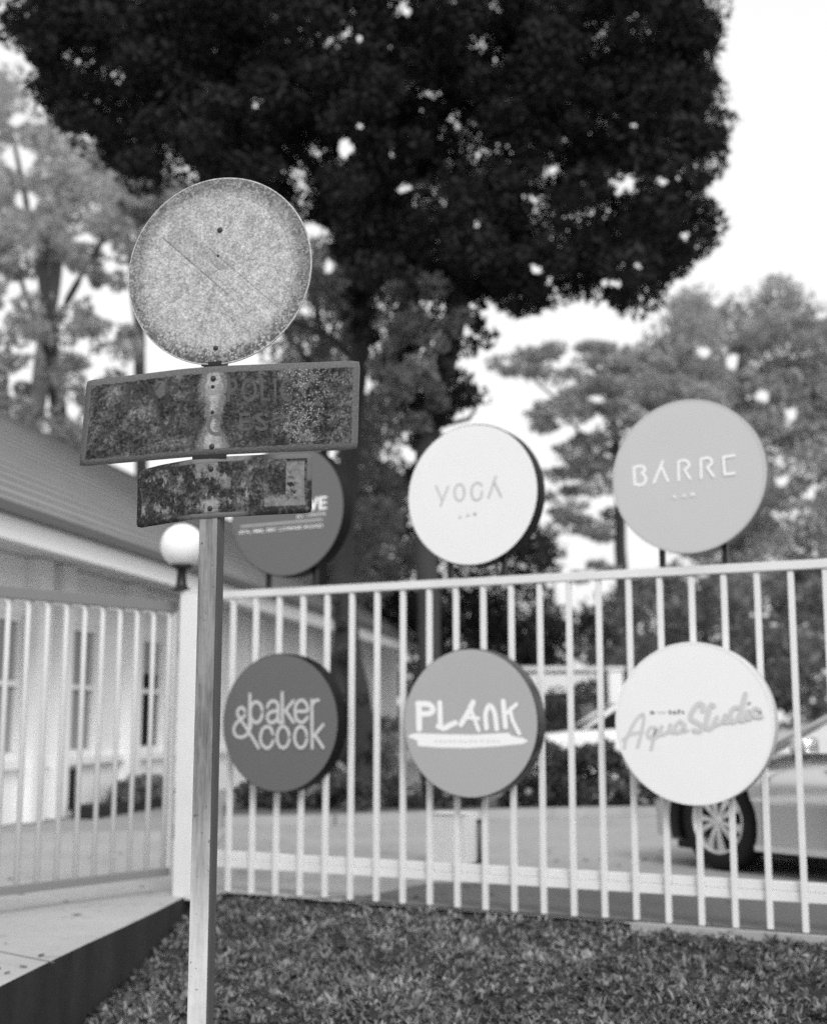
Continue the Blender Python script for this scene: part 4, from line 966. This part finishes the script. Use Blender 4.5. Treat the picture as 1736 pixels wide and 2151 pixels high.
def ghost(body, x0, x1, yb, caph, mb_, h=.0011, dy=0):
    v, f_ = text_mesh(body, .018); wdt = v[:, 0].max(); out = []
    u0, v0 = inv(S1_, x0, yb); u1, v1 = inv(S1_, x1, yb + dy)
    for q in v:
        t = q[0] / wdt; uu = u0 + (u1 - u0) * t; v2 = v0 + (v1 - v0) * t + q[1] / .70 * caph / HH1
        p = S1_(uu, v2); nn = np.cross(S1_(uu + .01, v2) - S1_(uu - .01, v2), S1_(uu, 1) - S1_(uu, 0)); nn /= np.linalg.norm(nn)
        out.append(p + nn * (h + .0012 * math.sin(9 * uu + 2) * math.cos(5 * v2)))
    mb_.add(out, f_)
CH = 0.083
def gm_(name, v, a, sc_=28):
    m, n, b = new_mat(name, .85, 0, .1); o = n.obj(); nn = n.noise(o, sc_, 5, .7) if sc_ > 5 else n.add(.6, 0.0); n3 = n.noise(o, 140, 3, .7)
    n.t.links.new(n.col(n.mul(v, n.add(.6, n.mul(n.add(nn, n3), .4)))), b.inputs['Base Color'])
    tr = n.new('ShaderNodeBsdfTransparent'); mx = n.new('ShaderNodeMixShader')
    n.t.links.new(n.mul(n.step(nn, .28, .46), a), mx.inputs[0]); n.t.links.new(tr.outputs[0], mx.inputs[1]); n.t.links.new(b.outputs[0], mx.inputs[2])
    n.t.links.new(mx.outputs[0], n.t.nodes['Material Output'].inputs[0]); return m
cx = lambda x: (600 + x * .288) / 1.44
cy = lambda y: (1100 + y * .288) / 1.44
g1 = MB()
for ch, a_, b_ in (('P', 300, 410), ('O', 445, 615), ('L', 650, 755), ('I', 792, 818), ('C', 858, 985)): ghost(ch, cx(a_), cx(b_), cy(395), .078, g1)
for ch, a_, b_ in (('E', 425, 545), ('S', 595, 735)): ghost(ch, cx(a_), cx(b_), cy(700), .060, g1)
g1.letters('faded_letter', gm_('ghost_ink', .10, .85), o1, pr)
g2 = MB(); ghost('C', cx(88), cx(240), cy(752), .070, g2); g2.letters('faded_letter', gm_('ghost_ink_strong', .12, 1.0, 2), o1, pr)
g3 = MB()
for ch, a_, b_ in (('E', 262, 296), ('X', 303, 338), ('P', 345, 375), ('T', 388, 416)): ghost(ch, a_, b_, cy(395) + (450 - a_) * .06, .076, g3, .0011, -2)
for ch, a_, b_ in (('V', 330, 365), ('H', 392, 418), ('L', 478, 488)): ghost(ch, a_, b_, cy(735) + (450 - a_) * .06, .068, g3, .0011, -2)
g3.letters('faded_letter', gm_('ghost_ink_faint', .075, .45), o1, pr)

# disc
DYAW = math.radians(13); dr_ = V((math.cos(DYAW), -math.sin(DYAW), 0)); dn = V((-math.sin(DYAW), -math.cos(DYAW), 0))
DC = at_y(458.5, 567.5, Y0_ - .002); DR = 0.3265
du_ = np.cross(dr_, -dn) if np.cross(dr_, -dn)[2] > 0 else -np.cross(dr_, -dn)
m, n, b = new_mat('disc_weathered', 0.8, 0, .15)
oc_ = n.obj(); cen = DC - wloc(sign)
def dotn(vec):
    q = n.new('ShaderNodeVectorMath'); q.operation = 'DOT_PRODUCT'; n.put(q.inputs[0], oc_); q.inputs[1].default_value = tuple(vec); return q.outputs['Value']
u = n.mul(n.sub(dotn(dr_), float(cen @ dr_)), 1 / DR); v = n.mul(n.sub(dotn(UP), float(cen @ UP)), 1 / DR)
met = n.comb(n.mul(u, .3), n.mul(v, .3), 0.0)
rr = n.m_('SQRT', n.add(n.mul(u, u), n.mul(v, v)))
n1 = n.noise(met, 10, 5, .65); n2 = n.step(n.noise(met, 45, 5, .75), .22, .78); n3 = n.step(n.noise(met, 150, 3, .7), .33, .67)
blotch = n.step(n.noise(met, 24, 4, .7), .32, .68); gran = n.step(n.noise(met, 95, 2, .5), .30, .70)
base = n.mul(n.add(.39, n.mul(n.sub(n1, .5), .20)), n.add(.86, n.mul(n2, .28)))
base = n.mul(n.mul(base, n.add(.80, n.mul(n3, .40))), n.mul(n.add(.76, n.mul(blotch, .46)), n.add(.83, n.mul(gran, .32))))
# ring: darker, worn; heavier towards the bottom and both flanks
ring_in = n.step(n.add(rr, n.mul(n.sub(n1, .5), .22)), .76, .93)
ragged = n.mul(ring_in, n.add(.45, n.mul(n.step(blotch, .3, .7), .55)))
base = n.mix(n.mul(ragged, .85), base, n.mul(n.mul(.125, n.add(.6, n.mul(n3, .8))), n.mul(n.add(.5, n.mul(blotch, .9)), n.add(.45, n.mul(gran, 1.2)))))
rim2 = n.step(n.add(rr, n.mul(n.sub(n2, .5), .06)), .90, .99)
bot = n.down(v, -.95, -.45)
dirt = n.mul(n.step(n.add(n.noise(met, 34, 5, .8), n.mul(n.sub(rr, .82), .9)), .52, .66), n.add(.55, n.mul(bot, .45)))
base = n.mix(n.mul(dirt, .8), base, n.mul(.055, n.add(.5, n2)))
# pale lichen spots
spA = n.mul(specks(n, met, 120, .36, .12), n.step(n.noise(met, 16, 3, .6), .42, .56)); spB = n.mul(specks(n, met, 62, .30, .12), n.step(n.noise(met, 9, 3, .6), .44, .56))
base = n.mix(n.mul(n.mx(spA, spB), n.add(.42, n.mul(n.down(v, -.9, .1), .3))), base, .50)
# diagonal bar edge and inner circle of the old print
ldir = V((.655, -.595)); ldir /= np.linalg.norm(ldir); ln = V((-ldir[1], ldir[0]))
s1 = n.add(n.mul(n.add(u, .64), float(ln[0])), n.mul(n.sub(v, .415), float(ln[1])))
t1 = n.add(n.mul(n.add(u, .64), float(ldir[0])), n.mul(n.sub(v, .415), float(ldir[1])))
along = n.mul(n.step(t1, .0, .03), n.down(t1, 1.30, 1.45))
above = n.mul(n.mul(n.step(s1, .0, .008), n.down(s1, .08, .34)), n.mul(along, n.down(t1, .5, 1.3))); base = n.mul(base, n.sub(1.0, n.mul(above, n.add(.06, n.mul(n2, .24)))))
ln1 = n.mul(n.down(n.ab(s1), .003, .009), along); base = n.mul(base, n.sub(1.0, n.mul(n.mul(ln1, n.add(.45, n.mul(n.down(t1, .75, .95), .55))), .5)))
s2 = n.add(n.mul(n.sub(u, .23), float(ln[0])), n.mul(n.add(v, .06), float(ln[1]))); t2 = n.add(n.mul(n.sub(u, .23), float(ldir[0])), n.mul(n.add(v, .06), float(ldir[1])))
ln2 = n.mul(n.down(n.ab(s2), .003, .009), n.mul(n.step(t2, -.75, -.3), n.down(t2, .5, .65))); base = n.mul(base, n.sub(1.0, n.mul(ln2, .34)))
rr2 = n.m_('SQRT', n.add(n.mul(n.add(u, .01), n.add(u, .01)), n.mul(n.add(v, -.0), n.add(v, -.0))))
circ = n.mul(n.down(n.ab(n.sub(rr2, .80)), .004, .010), n.step(n.add(u, v), .15, .3)); base = n.mul(base, n.sub(1.0, n.mul(n.mul(circ, n.step(n2, .25, .6)), .30)))
circ2 = n.mul(n.step(n.add(rr2, n.mul(n.sub(n2, .5), .02)), .795, .81), n.step(n.add(u, v), .2, .5)); base = n.mul(base, n.sub(1.0, n.mul(circ2, .08)))
edge = n.step(rr, .983, .99); base = n.mix(n.mul(edge, .8), base, n.mul(.5, n.add(.5, n.mul(n2, .9))))
n.t.links.new(n.col(base), b.inputs['Base Color'])
bp = n.new('ShaderNodeBump'); bp.inputs['Strength'].default_value = .5; bp.inputs['Distance'].default_value = .002
n.t.links.new(n.add(n2, n3), bp.inputs['Height']); n.t.links.new(bp.outputs[0], b.inputs['Normal'])
vs_, uv_, fs = [], [], []; NR, NA = 10, 96
for (rr_, off_) in ((.996, 0.0), (1.0, -.001), (1.0, -.0045)):
    for k in range(NA):
        th = 2 * math.pi * k / NA; vs_.append(DC + DR * rr_ * (dr_ * math.cos(th) + UP * math.sin(th)) + dn * off_); uv_.append((math.cos(th), math.sin(th)))
fs.append(tuple(range(NA)))
for i in range(2):
    for k in range(NA): fs.append((i * NA + k, (i + 1) * NA + k, (i + 1) * NA + (k + 1) % NA, i * NA + (k + 1) % NA))
fs.append(tuple(2 * NA + k for k in reversed(range(NA))))
dsc = mk('disc', vs_, fs, m, sign); uvl = dsc.data.uv_layers.new(name='UVMap')
for lp_ in dsc.data.loops: uvl.data[lp_.index].uv = uv_[lp_.vertex_index]
# mounting straps behind and bolts in front
for (x, y, hw) in ((452, 765, .036), (446, 960, .060)):
    c = at_y(x, y, PY); c[0], c[1] = P0[0], P0[1]; MB().bbox(c + pn * .0265, pr, pn, UP, hw, .0022, .007, .001).build('strap', M['black_metal'], sign)
M['bolt'] = grey('bolt', 0.035, 0.4, 60, 0.5)
def dome(c, nrm, r_, hgt_, parent, name='bolt', mat=None):
    a_ = np.cross(nrm, UP); a_ /= np.linalg.norm(a_); b_ = np.cross(nrm, a_); mb_ = MB(); base_ = 0
    for rr_, hh_ in ((1.0, 0), (1.0, .35), (.8, .75), (.45, 1.0)):
        for k in range(12): th = 2 * math.pi * k / 12; mb_.v.append(tuple(c + r_ * rr_ * (a_ * math.cos(th) + b_ * math.sin(th)) + nrm * hgt_ * hh_))
    for i in range(3):
        for k in range(12): mb_.f.append((i * 12 + k, i * 12 + (k + 1) % 12, (i + 1) * 12 + (k + 1) % 12, (i + 1) * 12 + k))
    mb_.f.append(tuple(36 + k for k in range(12))); mb_.build(name, mat or M['bolt'], parent, True)
for (x, y, r_) in ((462, 483, .0095), (453, 731, .0085)):
    dome(at_plane(x, y, DC, dn), dn, r_, .006, dsc)
dome(at_plane(458, 537, DC, dn), dn, .0045, .002, dsc, 'drill_hole', M['dark'])
for S_, ob, lst in ((S1_, o1, ((448, 795, .0095), (445, 938, .009))), (S2_, o2, ((443, 985, .009), (441, 1068, .0085)))):
    for x, y, r_ in lst: u, v = inv(S_, x, y); dome(S_(u, v), pn, r_, .007, ob)
for x, y in ((447, 812), (446, 866)): u, v = inv(S1_, x, y); dome(S1_(u, v), pn, .006, .003, o1, 'drill_hole', M['dark'])

# ------------------------------------------------------------------ sliding-gate motor box and bollard
mc = at_z(962, 1816, 0); Ym = mc[1]
box_ = empty('gate_motor_box', mc, 'white gate motor box on the yard floor below the mid grey disc', 'motor box')
x0_, x1_ = at_y(912, 1800, Ym)[0], at_y(1000, 1800, Ym)[0]; zt3 = at_y(950, 1712, Ym)[2]
MB().bbox(((x0_ + x1_) / 2, Ym + .14, zt3 / 2), FT, FN, UP, (x1_ - x0_) / 2 * .96, .12, zt3 / 2, .012).build('casing', M['white_metal'], box_)
MB().bbox(((x0_ + x1_) / 2 - .01, Ym + .14, zt3 + .006), FT, FN, UP, (x1_ - x0_) / 2 * 1.0, .13, .006, .003).build('lid', M['white_metal'], box_)
bc_ = at_z(1007, 1812, 0)
MB().tube([bc_, bc_ + UP * .34], [.026, .026], 12).build('conduit', M['gutter'], box_, True)
MB().tube([bc_, bc_ + UP * .012], [.045, .045], 12).build('conduit_foot', M['dark'], box_, True)
MB().tube([bc_ + UP * .33, bc_ + UP * .345], [.034, .034], 12).build('conduit_cap', M['dark'], box_, True)

# low kerb between yard and hedge
kp = [at_z(x, y, 0) for x, y in ((470, 1734), (700, 1731), (900, 1723), (1100, 1716), (1300, 1712), (1440, 1712))]
kb = MB()
for i in range(len(kp) - 1):
    a_, b_ = kp[i], kp[i + 1]; d_ = (b_ - a_); Ln = np.linalg.norm(d_); d_ /= Ln; kb.box((a_ + b_) / 2 + UP * .045, d_, np.cross(UP, d_), UP, Ln / 2 + .0, .07, .055)
tag(kb.build('yard_kerb', M['concrete_dim']), kind='structure')
gb = [tuple(p[:2]) for p in kp] + [tuple(at_z(x, y, 0)[:2]) for x, y in ((1440, 1690), (1100, 1672), (900, 1672), (700, 1680), (470, 1690))]
sheet('planting_bed', gb, 0.006, M['asphalt'])
# ------------------------------------------------------------------ silver car, front pointing away to the left
CA = math.radians(37)
cf = V((-math.sin(CA), math.cos(CA), 0)); cl = V((-cf[1], cf[0], 0))          # forward; car's left side (faces the camera)
WR = 0.372
wcx = at_z(1512, 1828, 0.0); wcx[2] = 0
TRK = 0.80                                                                  # half track to the tyre's outer face
# car frame origin: front axle centre on the ground
CO = wcx - cl * (TRK - .02)
if (CAM - CO) @ cl < 0: cl = -cl; CO = wcx - cl * (TRK - .02)
def cp_(x, y, z): return CO + cf * x + cl * y + UP * z
car = empty('parked_car', cp_(-1.3, 0, 0), 'silver hatchback parked in the yard behind the bright white script disc', 'car')
M['paint'] = grey('car_paint', 0.66, 0.03, 1, 0.2, metallic=0.85, spec=0.6)
M['tyre'] = grey('tyre', 0.012, 0.3, 12, 0.85); M['alloy'] = grey('alloy', 0.62, 0.05, 6, 0.3, metallic=0.5)
m, n, b = new_mat('car_glass', 0.05); b.inputs['Base Color'].default_value = (.9, .9, .9, 1); b.inputs['Transmission Weight'].default_value = 0.85; b.inputs['IOR'].default_value = 1.3
M['car_glass'] = m
# stations: x, half width, sill z, lower-side z, shoulder z, hood/roof z  (roof handled by cabin)
st_ = [(.86, .40, .30, .40, .55, .60), (.80, .62, .22, .38, .60, .66), (.66, .78, .19, .42, .68, .76), (.45, .85, .18, .46, .76, .84), (.0, .875, .18, .48, .84, .93), (-.4, .885, .18, .50, .89, .99),
       (-.85, .89, .18, .50, .92, 1.02), (-1.5, .895, .18, .50, .94, 1.03), (-2.2, .895, .18, .50, .96, 1.04), (-2.9, .88, .18, .50, .98, 1.05), (-3.2, .85, .22, .50, .97, 1.04), (-3.42, .78, .28, .50, .92, .98), (-3.48, .70, .36, .50, .86, .92)]
sec = []
for (x, hw, z0, z1, z2, z3) in st_:
    z2, z3 = z2 - .085 * min(1, max(0, (.9 - x))), z3 - .10 * min(1, max(0, (.9 - x)))
    half = [(0, z0), (hw * .80, z0), (hw * .97, z0 + .04), (hw * .985, z1), (hw * 1.0, z1 + .06), (hw * .985, z2 - .20), (hw * .955, z2 - .09), (hw * .915, z2 - .03), (hw * .86, z2 + .005), (hw * .80, z3 - .03), (hw * .45, z3), (0, z3 + .01)]
    full = [(y, z) for y, z in half] + [(-y, z) for y, z in half[-2:0:-1]]
    sec.append([cp_(x, y, z) for y, z in full])
bm = bmesh.new(); rows = [[bm.verts.new(tuple(p - wloc(car))) for p in s_] for s_ in sec]; nn_ = len(rows[0])
for i in range(len(rows) - 1):
    for k in range(nn_): bm.faces.new((rows[i][k], rows[i][(k + 1) % nn_], rows[i + 1][(k + 1) % nn_], rows[i + 1][k]))
bm.faces.new(rows[0][::-1]); bm.faces.new(rows[-1]); bmesh.ops.recalc_face_normals(bm, faces=bm.faces[:])
bme = bpy.data.meshes.new('body'); bm.to_mesh(bme); bm.free(); bme.materials.append(M['paint']); body = link('body', bme, car)
# cut wheel arches
cuts = []
for xw in (0.0, -2.62):
    for sg in (1, -1):
        c_ = MB(); rings = []
        for yy in (.55, 1.1): c_.v += [tuple(cp_(xw + .445 * math.cos(a), sg * yy, WR + .445 * math.sin(a)) - wloc(car)) for a in np.linspace(0, 2 * math.pi, 33)[:-1]]
        c_.f = [(k, (k + 1) % 32, 32 + (k + 1) % 32, 32 + k) for k in range(32)] + [tuple(reversed(range(32))), tuple(range(32, 64))]
        bmt = bmesh.new(); vv_ = [bmt.verts.new(q) for q in c_.v]; [bmt.faces.new([vv_[i] for i in q]) for q in c_.f]; bmesh.ops.recalc_face_normals(bmt, faces=bmt.faces[:])
        me_ = bpy.data.meshes.new('cut'); bmt.to_mesh(me_); bmt.free(); oo = link('cut', me_, car); md = body.modifiers.new('b', 'BOOLEAN'); md.object = oo; md.operation = 'DIFFERENCE'; md.solver = 'EXACT'; cuts.append(oo)
dg = bpy.context.evaluated_depsgraph_get(); dg.update(); nb = bpy.data.meshes.new_from_object(body.evaluated_get(dg)); body.modifiers.clear(); body.data = nb
for oo in cuts: bpy.data.objects.remove(oo)
nb.materials.clear(); nb.materials.append(M['paint'])
nb.polygons.foreach_set('use_smooth', [True] * len(nb.polygons))
try: nb.set_sharp_from_angle(angle=math.radians(38))
except Exception: pass
# dark arch liners
for xw in (0.0, -2.62):
    for sg in (1, -1):
        c_ = MB(); A_ = np.linspace(-.35, math.pi + .35, 22)
        for yy in (.56, .86): c_.v += [tuple(cp_(xw + .44 * math.cos(a), sg * yy, WR + .44 * math.sin(a))) for a in A_]
        c_.f = [(k, k + 1, 22 + k + 1, 22 + k) for k in range(21)] + [tuple(range(22))]
        c_.build('arch_liner', M['dark'], car)
# cabin: pillars, roof, glass
GH_ = [(-.50, .80, .90), (-.95, .74, 1.13), (-1.35, .66, 1.34), (-1.60, .625, 1.45)]     # A pillar line: x, y, z
roofp = [(-1.60, .625, 1.435), (-2.1, .62, 1.47), (-2.7, .60, 1.45), (-3.10, .58, 1.38)]
cpil = [(-3.10, .58, 1.38), (-3.30, .70, 1.15), (-3.42, .76, .96)]
for sg in (1, -1):
    MB().tube([cp_(x, sg * y, z) for x, y, z in GH_], .032, 8).build('windscreen_pillar', M['paint'], car, True)
    MB().tube([cp_(x, sg * y, z) for x, y, z in cpil], .05, 8).build('rear_pillar', M['paint'], car, True)
    MB().tube([cp_(-1.95, sg * .84, .98), cp_(-2.0, sg * .74, 1.2), cp_(-2.05, sg * .63, 1.45)], .03, 8).build('door_pillar', M['dark'], car, True)
    MB().add([cp_(-.62, sg * .80, .91), cp_(-1.60, sg * .615, 1.43), cp_(-2.1, sg * .61, 1.455), cp_(-2.7, sg * .59, 1.435), cp_(-3.1, sg * .58, 1.37), cp_(-3.35, sg * .74, .93), cp_(-2.2, sg * .81, .92)], [(0, 1, 2, 3, 4, 5, 6)]).build('side_window', M['car_glass'], car)
r_ = MB(); 
for i, (x, y, z) in enumerate(roofp):
    for k, t in enumerate((-1, -.9, -.5, 0, .5, .9, 1)): r_.v.append(tuple(cp_(x, y * t * 1.04, z + .035 * (1 - t * t) + .005)))
for i in range(3):
    for k in range(6): r_.f.append((i * 7 + k, i * 7 + k + 1, (i + 1) * 7 + k + 1, (i + 1) * 7 + k))
r_.build('roof', M['paint'], car, True)
MB().add([cp_(-.48, .78, .90), cp_(-.48, -.78, .90), cp_(-1.60, -.61, 1.44), cp_(-1.60, .61, 1.44)], [(0, 1, 2, 3)]).build('windscreen', M['car_glass'], car)
MB().add([cp_(-3.12, .56, 1.37), cp_(-3.12, -.56, 1.37), cp_(-3.42, -.70, 1.0), cp_(-3.42, .70, 1.0)], [(0, 1, 2, 3)]).build('rear_window', M['car_glass'], car)
mi = MB().bbox(cp_(-.98, .97, .97), cf, cl, UP, .07, .09, .06, .025); mo = mi.build('door_mirror', M['paint'], car, True)
MB().bbox(cp_(-.98, -.97, .97), cf, cl, UP, .07, .09, .06, .025).build('door_mirror', M['paint'], car, True)
MB().tube([cp_(-1.32, .20, .95), cp_(-1.34, .26, 1.04), cp_(-1.36, .38, 1.09), cp_(-1.34, .50, 1.04), cp_(-1.32, .55, .95)], .014, 8).build('steering_wheel', M['dark'], car, True)
for yy in (.38, -.38): 
    se = MB().bbox(cp_(-2.0, yy, .82), cf, cl, UP, .09, .24, .38, .06).bbox(cp_(-2.04, yy, 1.25), cf, cl, UP, .05, .12, .09, .03); se.build('seat', M['dark'], car, True)
MB().bbox(cp_(-.80, 0, .88), cf, cl, UP, .14, .70, .035, .02).build('dashboard', M['dark'], car, True)
# sill trim and door seams, handle, headlights
MB().bbox(cp_(-1.30, .893, .205), cf, cl, UP, .86, .012, .022, .005).build('sill_trim', M['alloy'], car)
MB().bbox(cp_(-.52, .884, .62), cf, cl, UP, .004, .006, .36, .001).build('door_seam', M['dark'], car)
MB().bbox(cp_(-1.72, .896, .62), cf, cl, UP, .004, .006, .36, .001).build('door_seam', M['dark'], car)
MB().bbox(cp_(-1.55, .915, .80), cf, cl, UP, .09, .012, .015, .006).build('door_handle', M['paint'], car, True)
for sg in (1, -1): MB().bbox(cp_(.62, sg * .70, .66), cf, cl, UP, .13, .09, .06, .03).build('headlight', M['car_glass'], car, True)
MB().bbox(cp_(.845, 0, .36), cf, cl, UP, .02, .35, .07, .01).build('grille', M['dark'], car)
MB().bbox(cp_(-1.3, 0, .22), cf, cl, UP, 1.9, .60, .10, .02).build('underbody', M['dark'], car)
# wheels
def wheel(xw, sg):
    c = cp_(xw, sg * TRK, WR); W_ = empty('wheel', c - wloc(car), None, None); W_.parent = car
    ty = MB(); prof = [(.253, -.0), (.268, .005), (.325, .006), (.36, -.012), (WR, -.04), (WR, -.19), (.36, -.22), (.268, -.225)]; n_ = 44
    for r__, d_ in prof:
        for k in range(n_): a = 2 * math.pi * k / n_; ty.v.append(tuple(c + cl * sg * d_ + r__ * (cf * math.cos(a) + UP * math.sin(a))))
    for i in range(len(prof) - 1):
        for k in range(n_): ty.f.append((i * n_ + k, i * n_ + (k + 1) % n_, (i + 1) * n_ + (k + 1) % n_, (i + 1) * n_ + k))
    ty.build('tyre', M['tyre'], W_, True)
    ri = MB(); prof = [(.256, -.20), (.256, -.004), (.243, .004), (.232, -.004), (.227, -.20)]
    for r__, d_ in prof:
        for k in range(n_): a = 2 * math.pi * k / n_; ri.v.append(tuple(c + cl * sg * d_ + r__ * (cf * math.cos(a) + UP * math.sin(a))))
    for i in range(len(prof) - 1):
        for k in range(n_): ri.f.append((i * n_ + k, i * n_ + (k + 1) % n_, (i + 1) * n_ + (k + 1) % n_, (i + 1) * n_ + k))
    ri.build('rim', M['alloy'], W_, True)
    ax_ = cl * sg
    MB().disc_prism(c - ax_ * .10, cf, np.cross(ax_, cf), .227, -.004, .004, 36).build('brake_shield', M['dark'], W_)
    for k in range(10):
        a = 2 * math.pi * k / 10 + .16 + (0.05 if k % 2 else -.05); d_ = cf * math.cos(a) + UP * math.sin(a); e_ = -cf * math.sin(a) + UP * math.cos(a); sp = MB()
        q = []
        for r__, hw, dd in ((.03, .013, .0), (.12, .019, .004), (.234, .033, -.004)):
            for s2_ in (-1, 1):
                for z2_ in (0, -.022): q.append(tuple(c + d_ * r__ + e_ * hw * s2_ + ax_ * (dd + z2_ - .006)))
        sp.v = q; 
        for i in range(2):
            o4 = i * 4; sp.f += [(o4, o4 + 2, o4 + 6, o4 + 4), (o4 + 1, o4 + 5, o4 + 7, o4 + 3), (o4, o4 + 4, o4 + 5, o4 + 1), (o4 + 2, o4 + 3, o4 + 7, o4 + 6)]
        sp.f += [(8, 10, 11, 9)]
        sp.build('spoke', M['alloy'], W_)
    MB().disc_prism(c, cf, np.cross(ax_, cf), .034, -.02, .004, 20, .004).build('hub_cap', M['alloy'], W_)
for xw in (0.0, -2.62):
    for sg in (1, -1): wheel(xw, sg)

# far white car whose upper half shows above the hedge
fc = V((*at_y(1330, 1600, 24.0)[:2], 0)); fr_ = empty('parked_car', fc, 'white car parked behind the hedge, only its upper half showing', 'car')
ax_, ay_ = V((-1, 0, 0)), V((0, -1, 0))
def loft(name, secs, mat, parent):
    v = []; f_ = []; k = len(secs[0])
    for s_ in secs: v += [fc + ax_ * x + ay_ * y + UP * z for x, y, z in s_]
    for i in range(len(secs) - 1):
        for j in range(k): f_.append((i * k + j, i * k + (j + 1) % k, (i + 1) * k + (j + 1) % k, (i + 1) * k + j))
    f_ += [tuple(reversed(range(k))), tuple(range((len(secs) - 1) * k, len(secs) * k))]
    return mk(name, v, f_, mat, parent, False)
def ring_(x, hw, z0, z1): return [(x, -hw, z0), (x, -hw, z1 - .12), (x, -hw * .85, z1), (x, hw * .85, z1), (x, hw, z1 - .12), (x, hw, z0)]
M['white_paint'] = grey('white_paint', .82, .02, 1, .3)
loft('body', [ring_(2.1, .6, .35, .70), ring_(1.95, .8, .25, .86), ring_(1.0, .86, .22, .98), ring_(0, .87, .22, 1.02), ring_(-1.2, .87, .22, 1.03), ring_(-2.0, .82, .26, 1.0), ring_(-2.12, .7, .4, .8)], M['white_paint'], fr_)
def cab(x, hw, z1): return [(x, -hw, z1 - .02), (x, -hw * .8, z1), (x, hw * .8, z1), (x, hw, z1 - .02), (x, hw, .98), (x, -hw, .98)]
loft('cabin_glass', [cab(.95, .74, 1.05), cab(.35, .68, 1.36), cab(-.3, .66, 1.42), cab(-1.3, .66, 1.40), cab(-1.85, .70, 1.05)], M['pane'], fr_)
MB().bbox(fc + ax_ * -.45 + UP * 1.43, ax_, ay_, UP, .85, .62, .025, .02).build('roof', M['white_paint'], fr_, True)
for sy in (1, -1):
    MB().tube([fc + ax_ * .98 + ay_ * .76 * sy + UP * 1.0, fc + ax_ * .38 + ay_ * .69 * sy + UP * 1.39], .04, 8).build('windscreen_pillar', M['white_paint'], fr_, True)
    MB().tube([fc + ax_ * -.45 + ay_ * .84 * sy + UP * 1.0, fc + ax_ * -.45 + ay_ * .68 * sy + UP * 1.42], .04, 8).build('door_pillar', M['white_paint'], fr_, True)
    MB().tube([fc + ax_ * -1.88 + ay_ * .76 * sy + UP * 1.0, fc + ax_ * -1.3 + ay_ * .68 * sy + UP * 1.41], .06, 8).build('rear_pillar', M['white_paint'], fr_, True)
    for xw in (1.3, -1.35):
        MB().disc_prism(fc + ax_ * xw + ay_ * .86 * sy + UP * .31, ax_, UP, .31, -.1, .1, 28, .02).build('wheel', M['tyre'], fr_)

# slab joints and a scatter of fallen leaves
for (a_, b_) in (((-40, 1992), (118, 2024)),):
    p0, p1 = at_z(*a_, 0), at_z(*b_, 0); d_ = (p1 - p0); Ln = np.linalg.norm(d_); d_ /= Ln
    jb = MB(); jb.box((p0 + p1) / 2 + UP * .0005, d_, np.cross(UP, d_), UP, Ln / 2 - .02, .005, .0025); tag(jb.build('driveway_joint', M['gutter']), kind='structure')
rl = random.Random(11); lv = []; 
for k in range(95):
    while True:
        x, y = (rl.uniform(-20, 330), rl.uniform(1700, 2050)) if k < 22 else (rl.uniform(480, 1730), rl.uniform(1715, 1900))
        p = at_z(x, y, 0)
        if q_of(p[0], p[1]) < .0 or p[0] < edge_x(p[1]) - .03: break
    th = rl.uniform(0, 6.28); L_ = rl.uniform(.02, .045); a_ = V((math.cos(th), math.sin(th), rl.uniform(-.1, .1))); b_ = V((-a_[1], a_[0], rl.uniform(-.2, .2))); c_ = p + UP * .008
    lv += [c_ - a_ * L_, c_ + b_ * L_ * .5, c_ + a_ * L_, c_ - b_ * L_ * .5]
tag(link('fallen_leaves', quick_mesh('fallen_leaves', np.array(lv), np.arange(len(lv)).reshape(-1, 4), leaf_mat('dry_leaf', .09, .1, .6, 2))), 'dry fallen leaves scattered over the driveway and yard', 'leaves', kind='stuff')
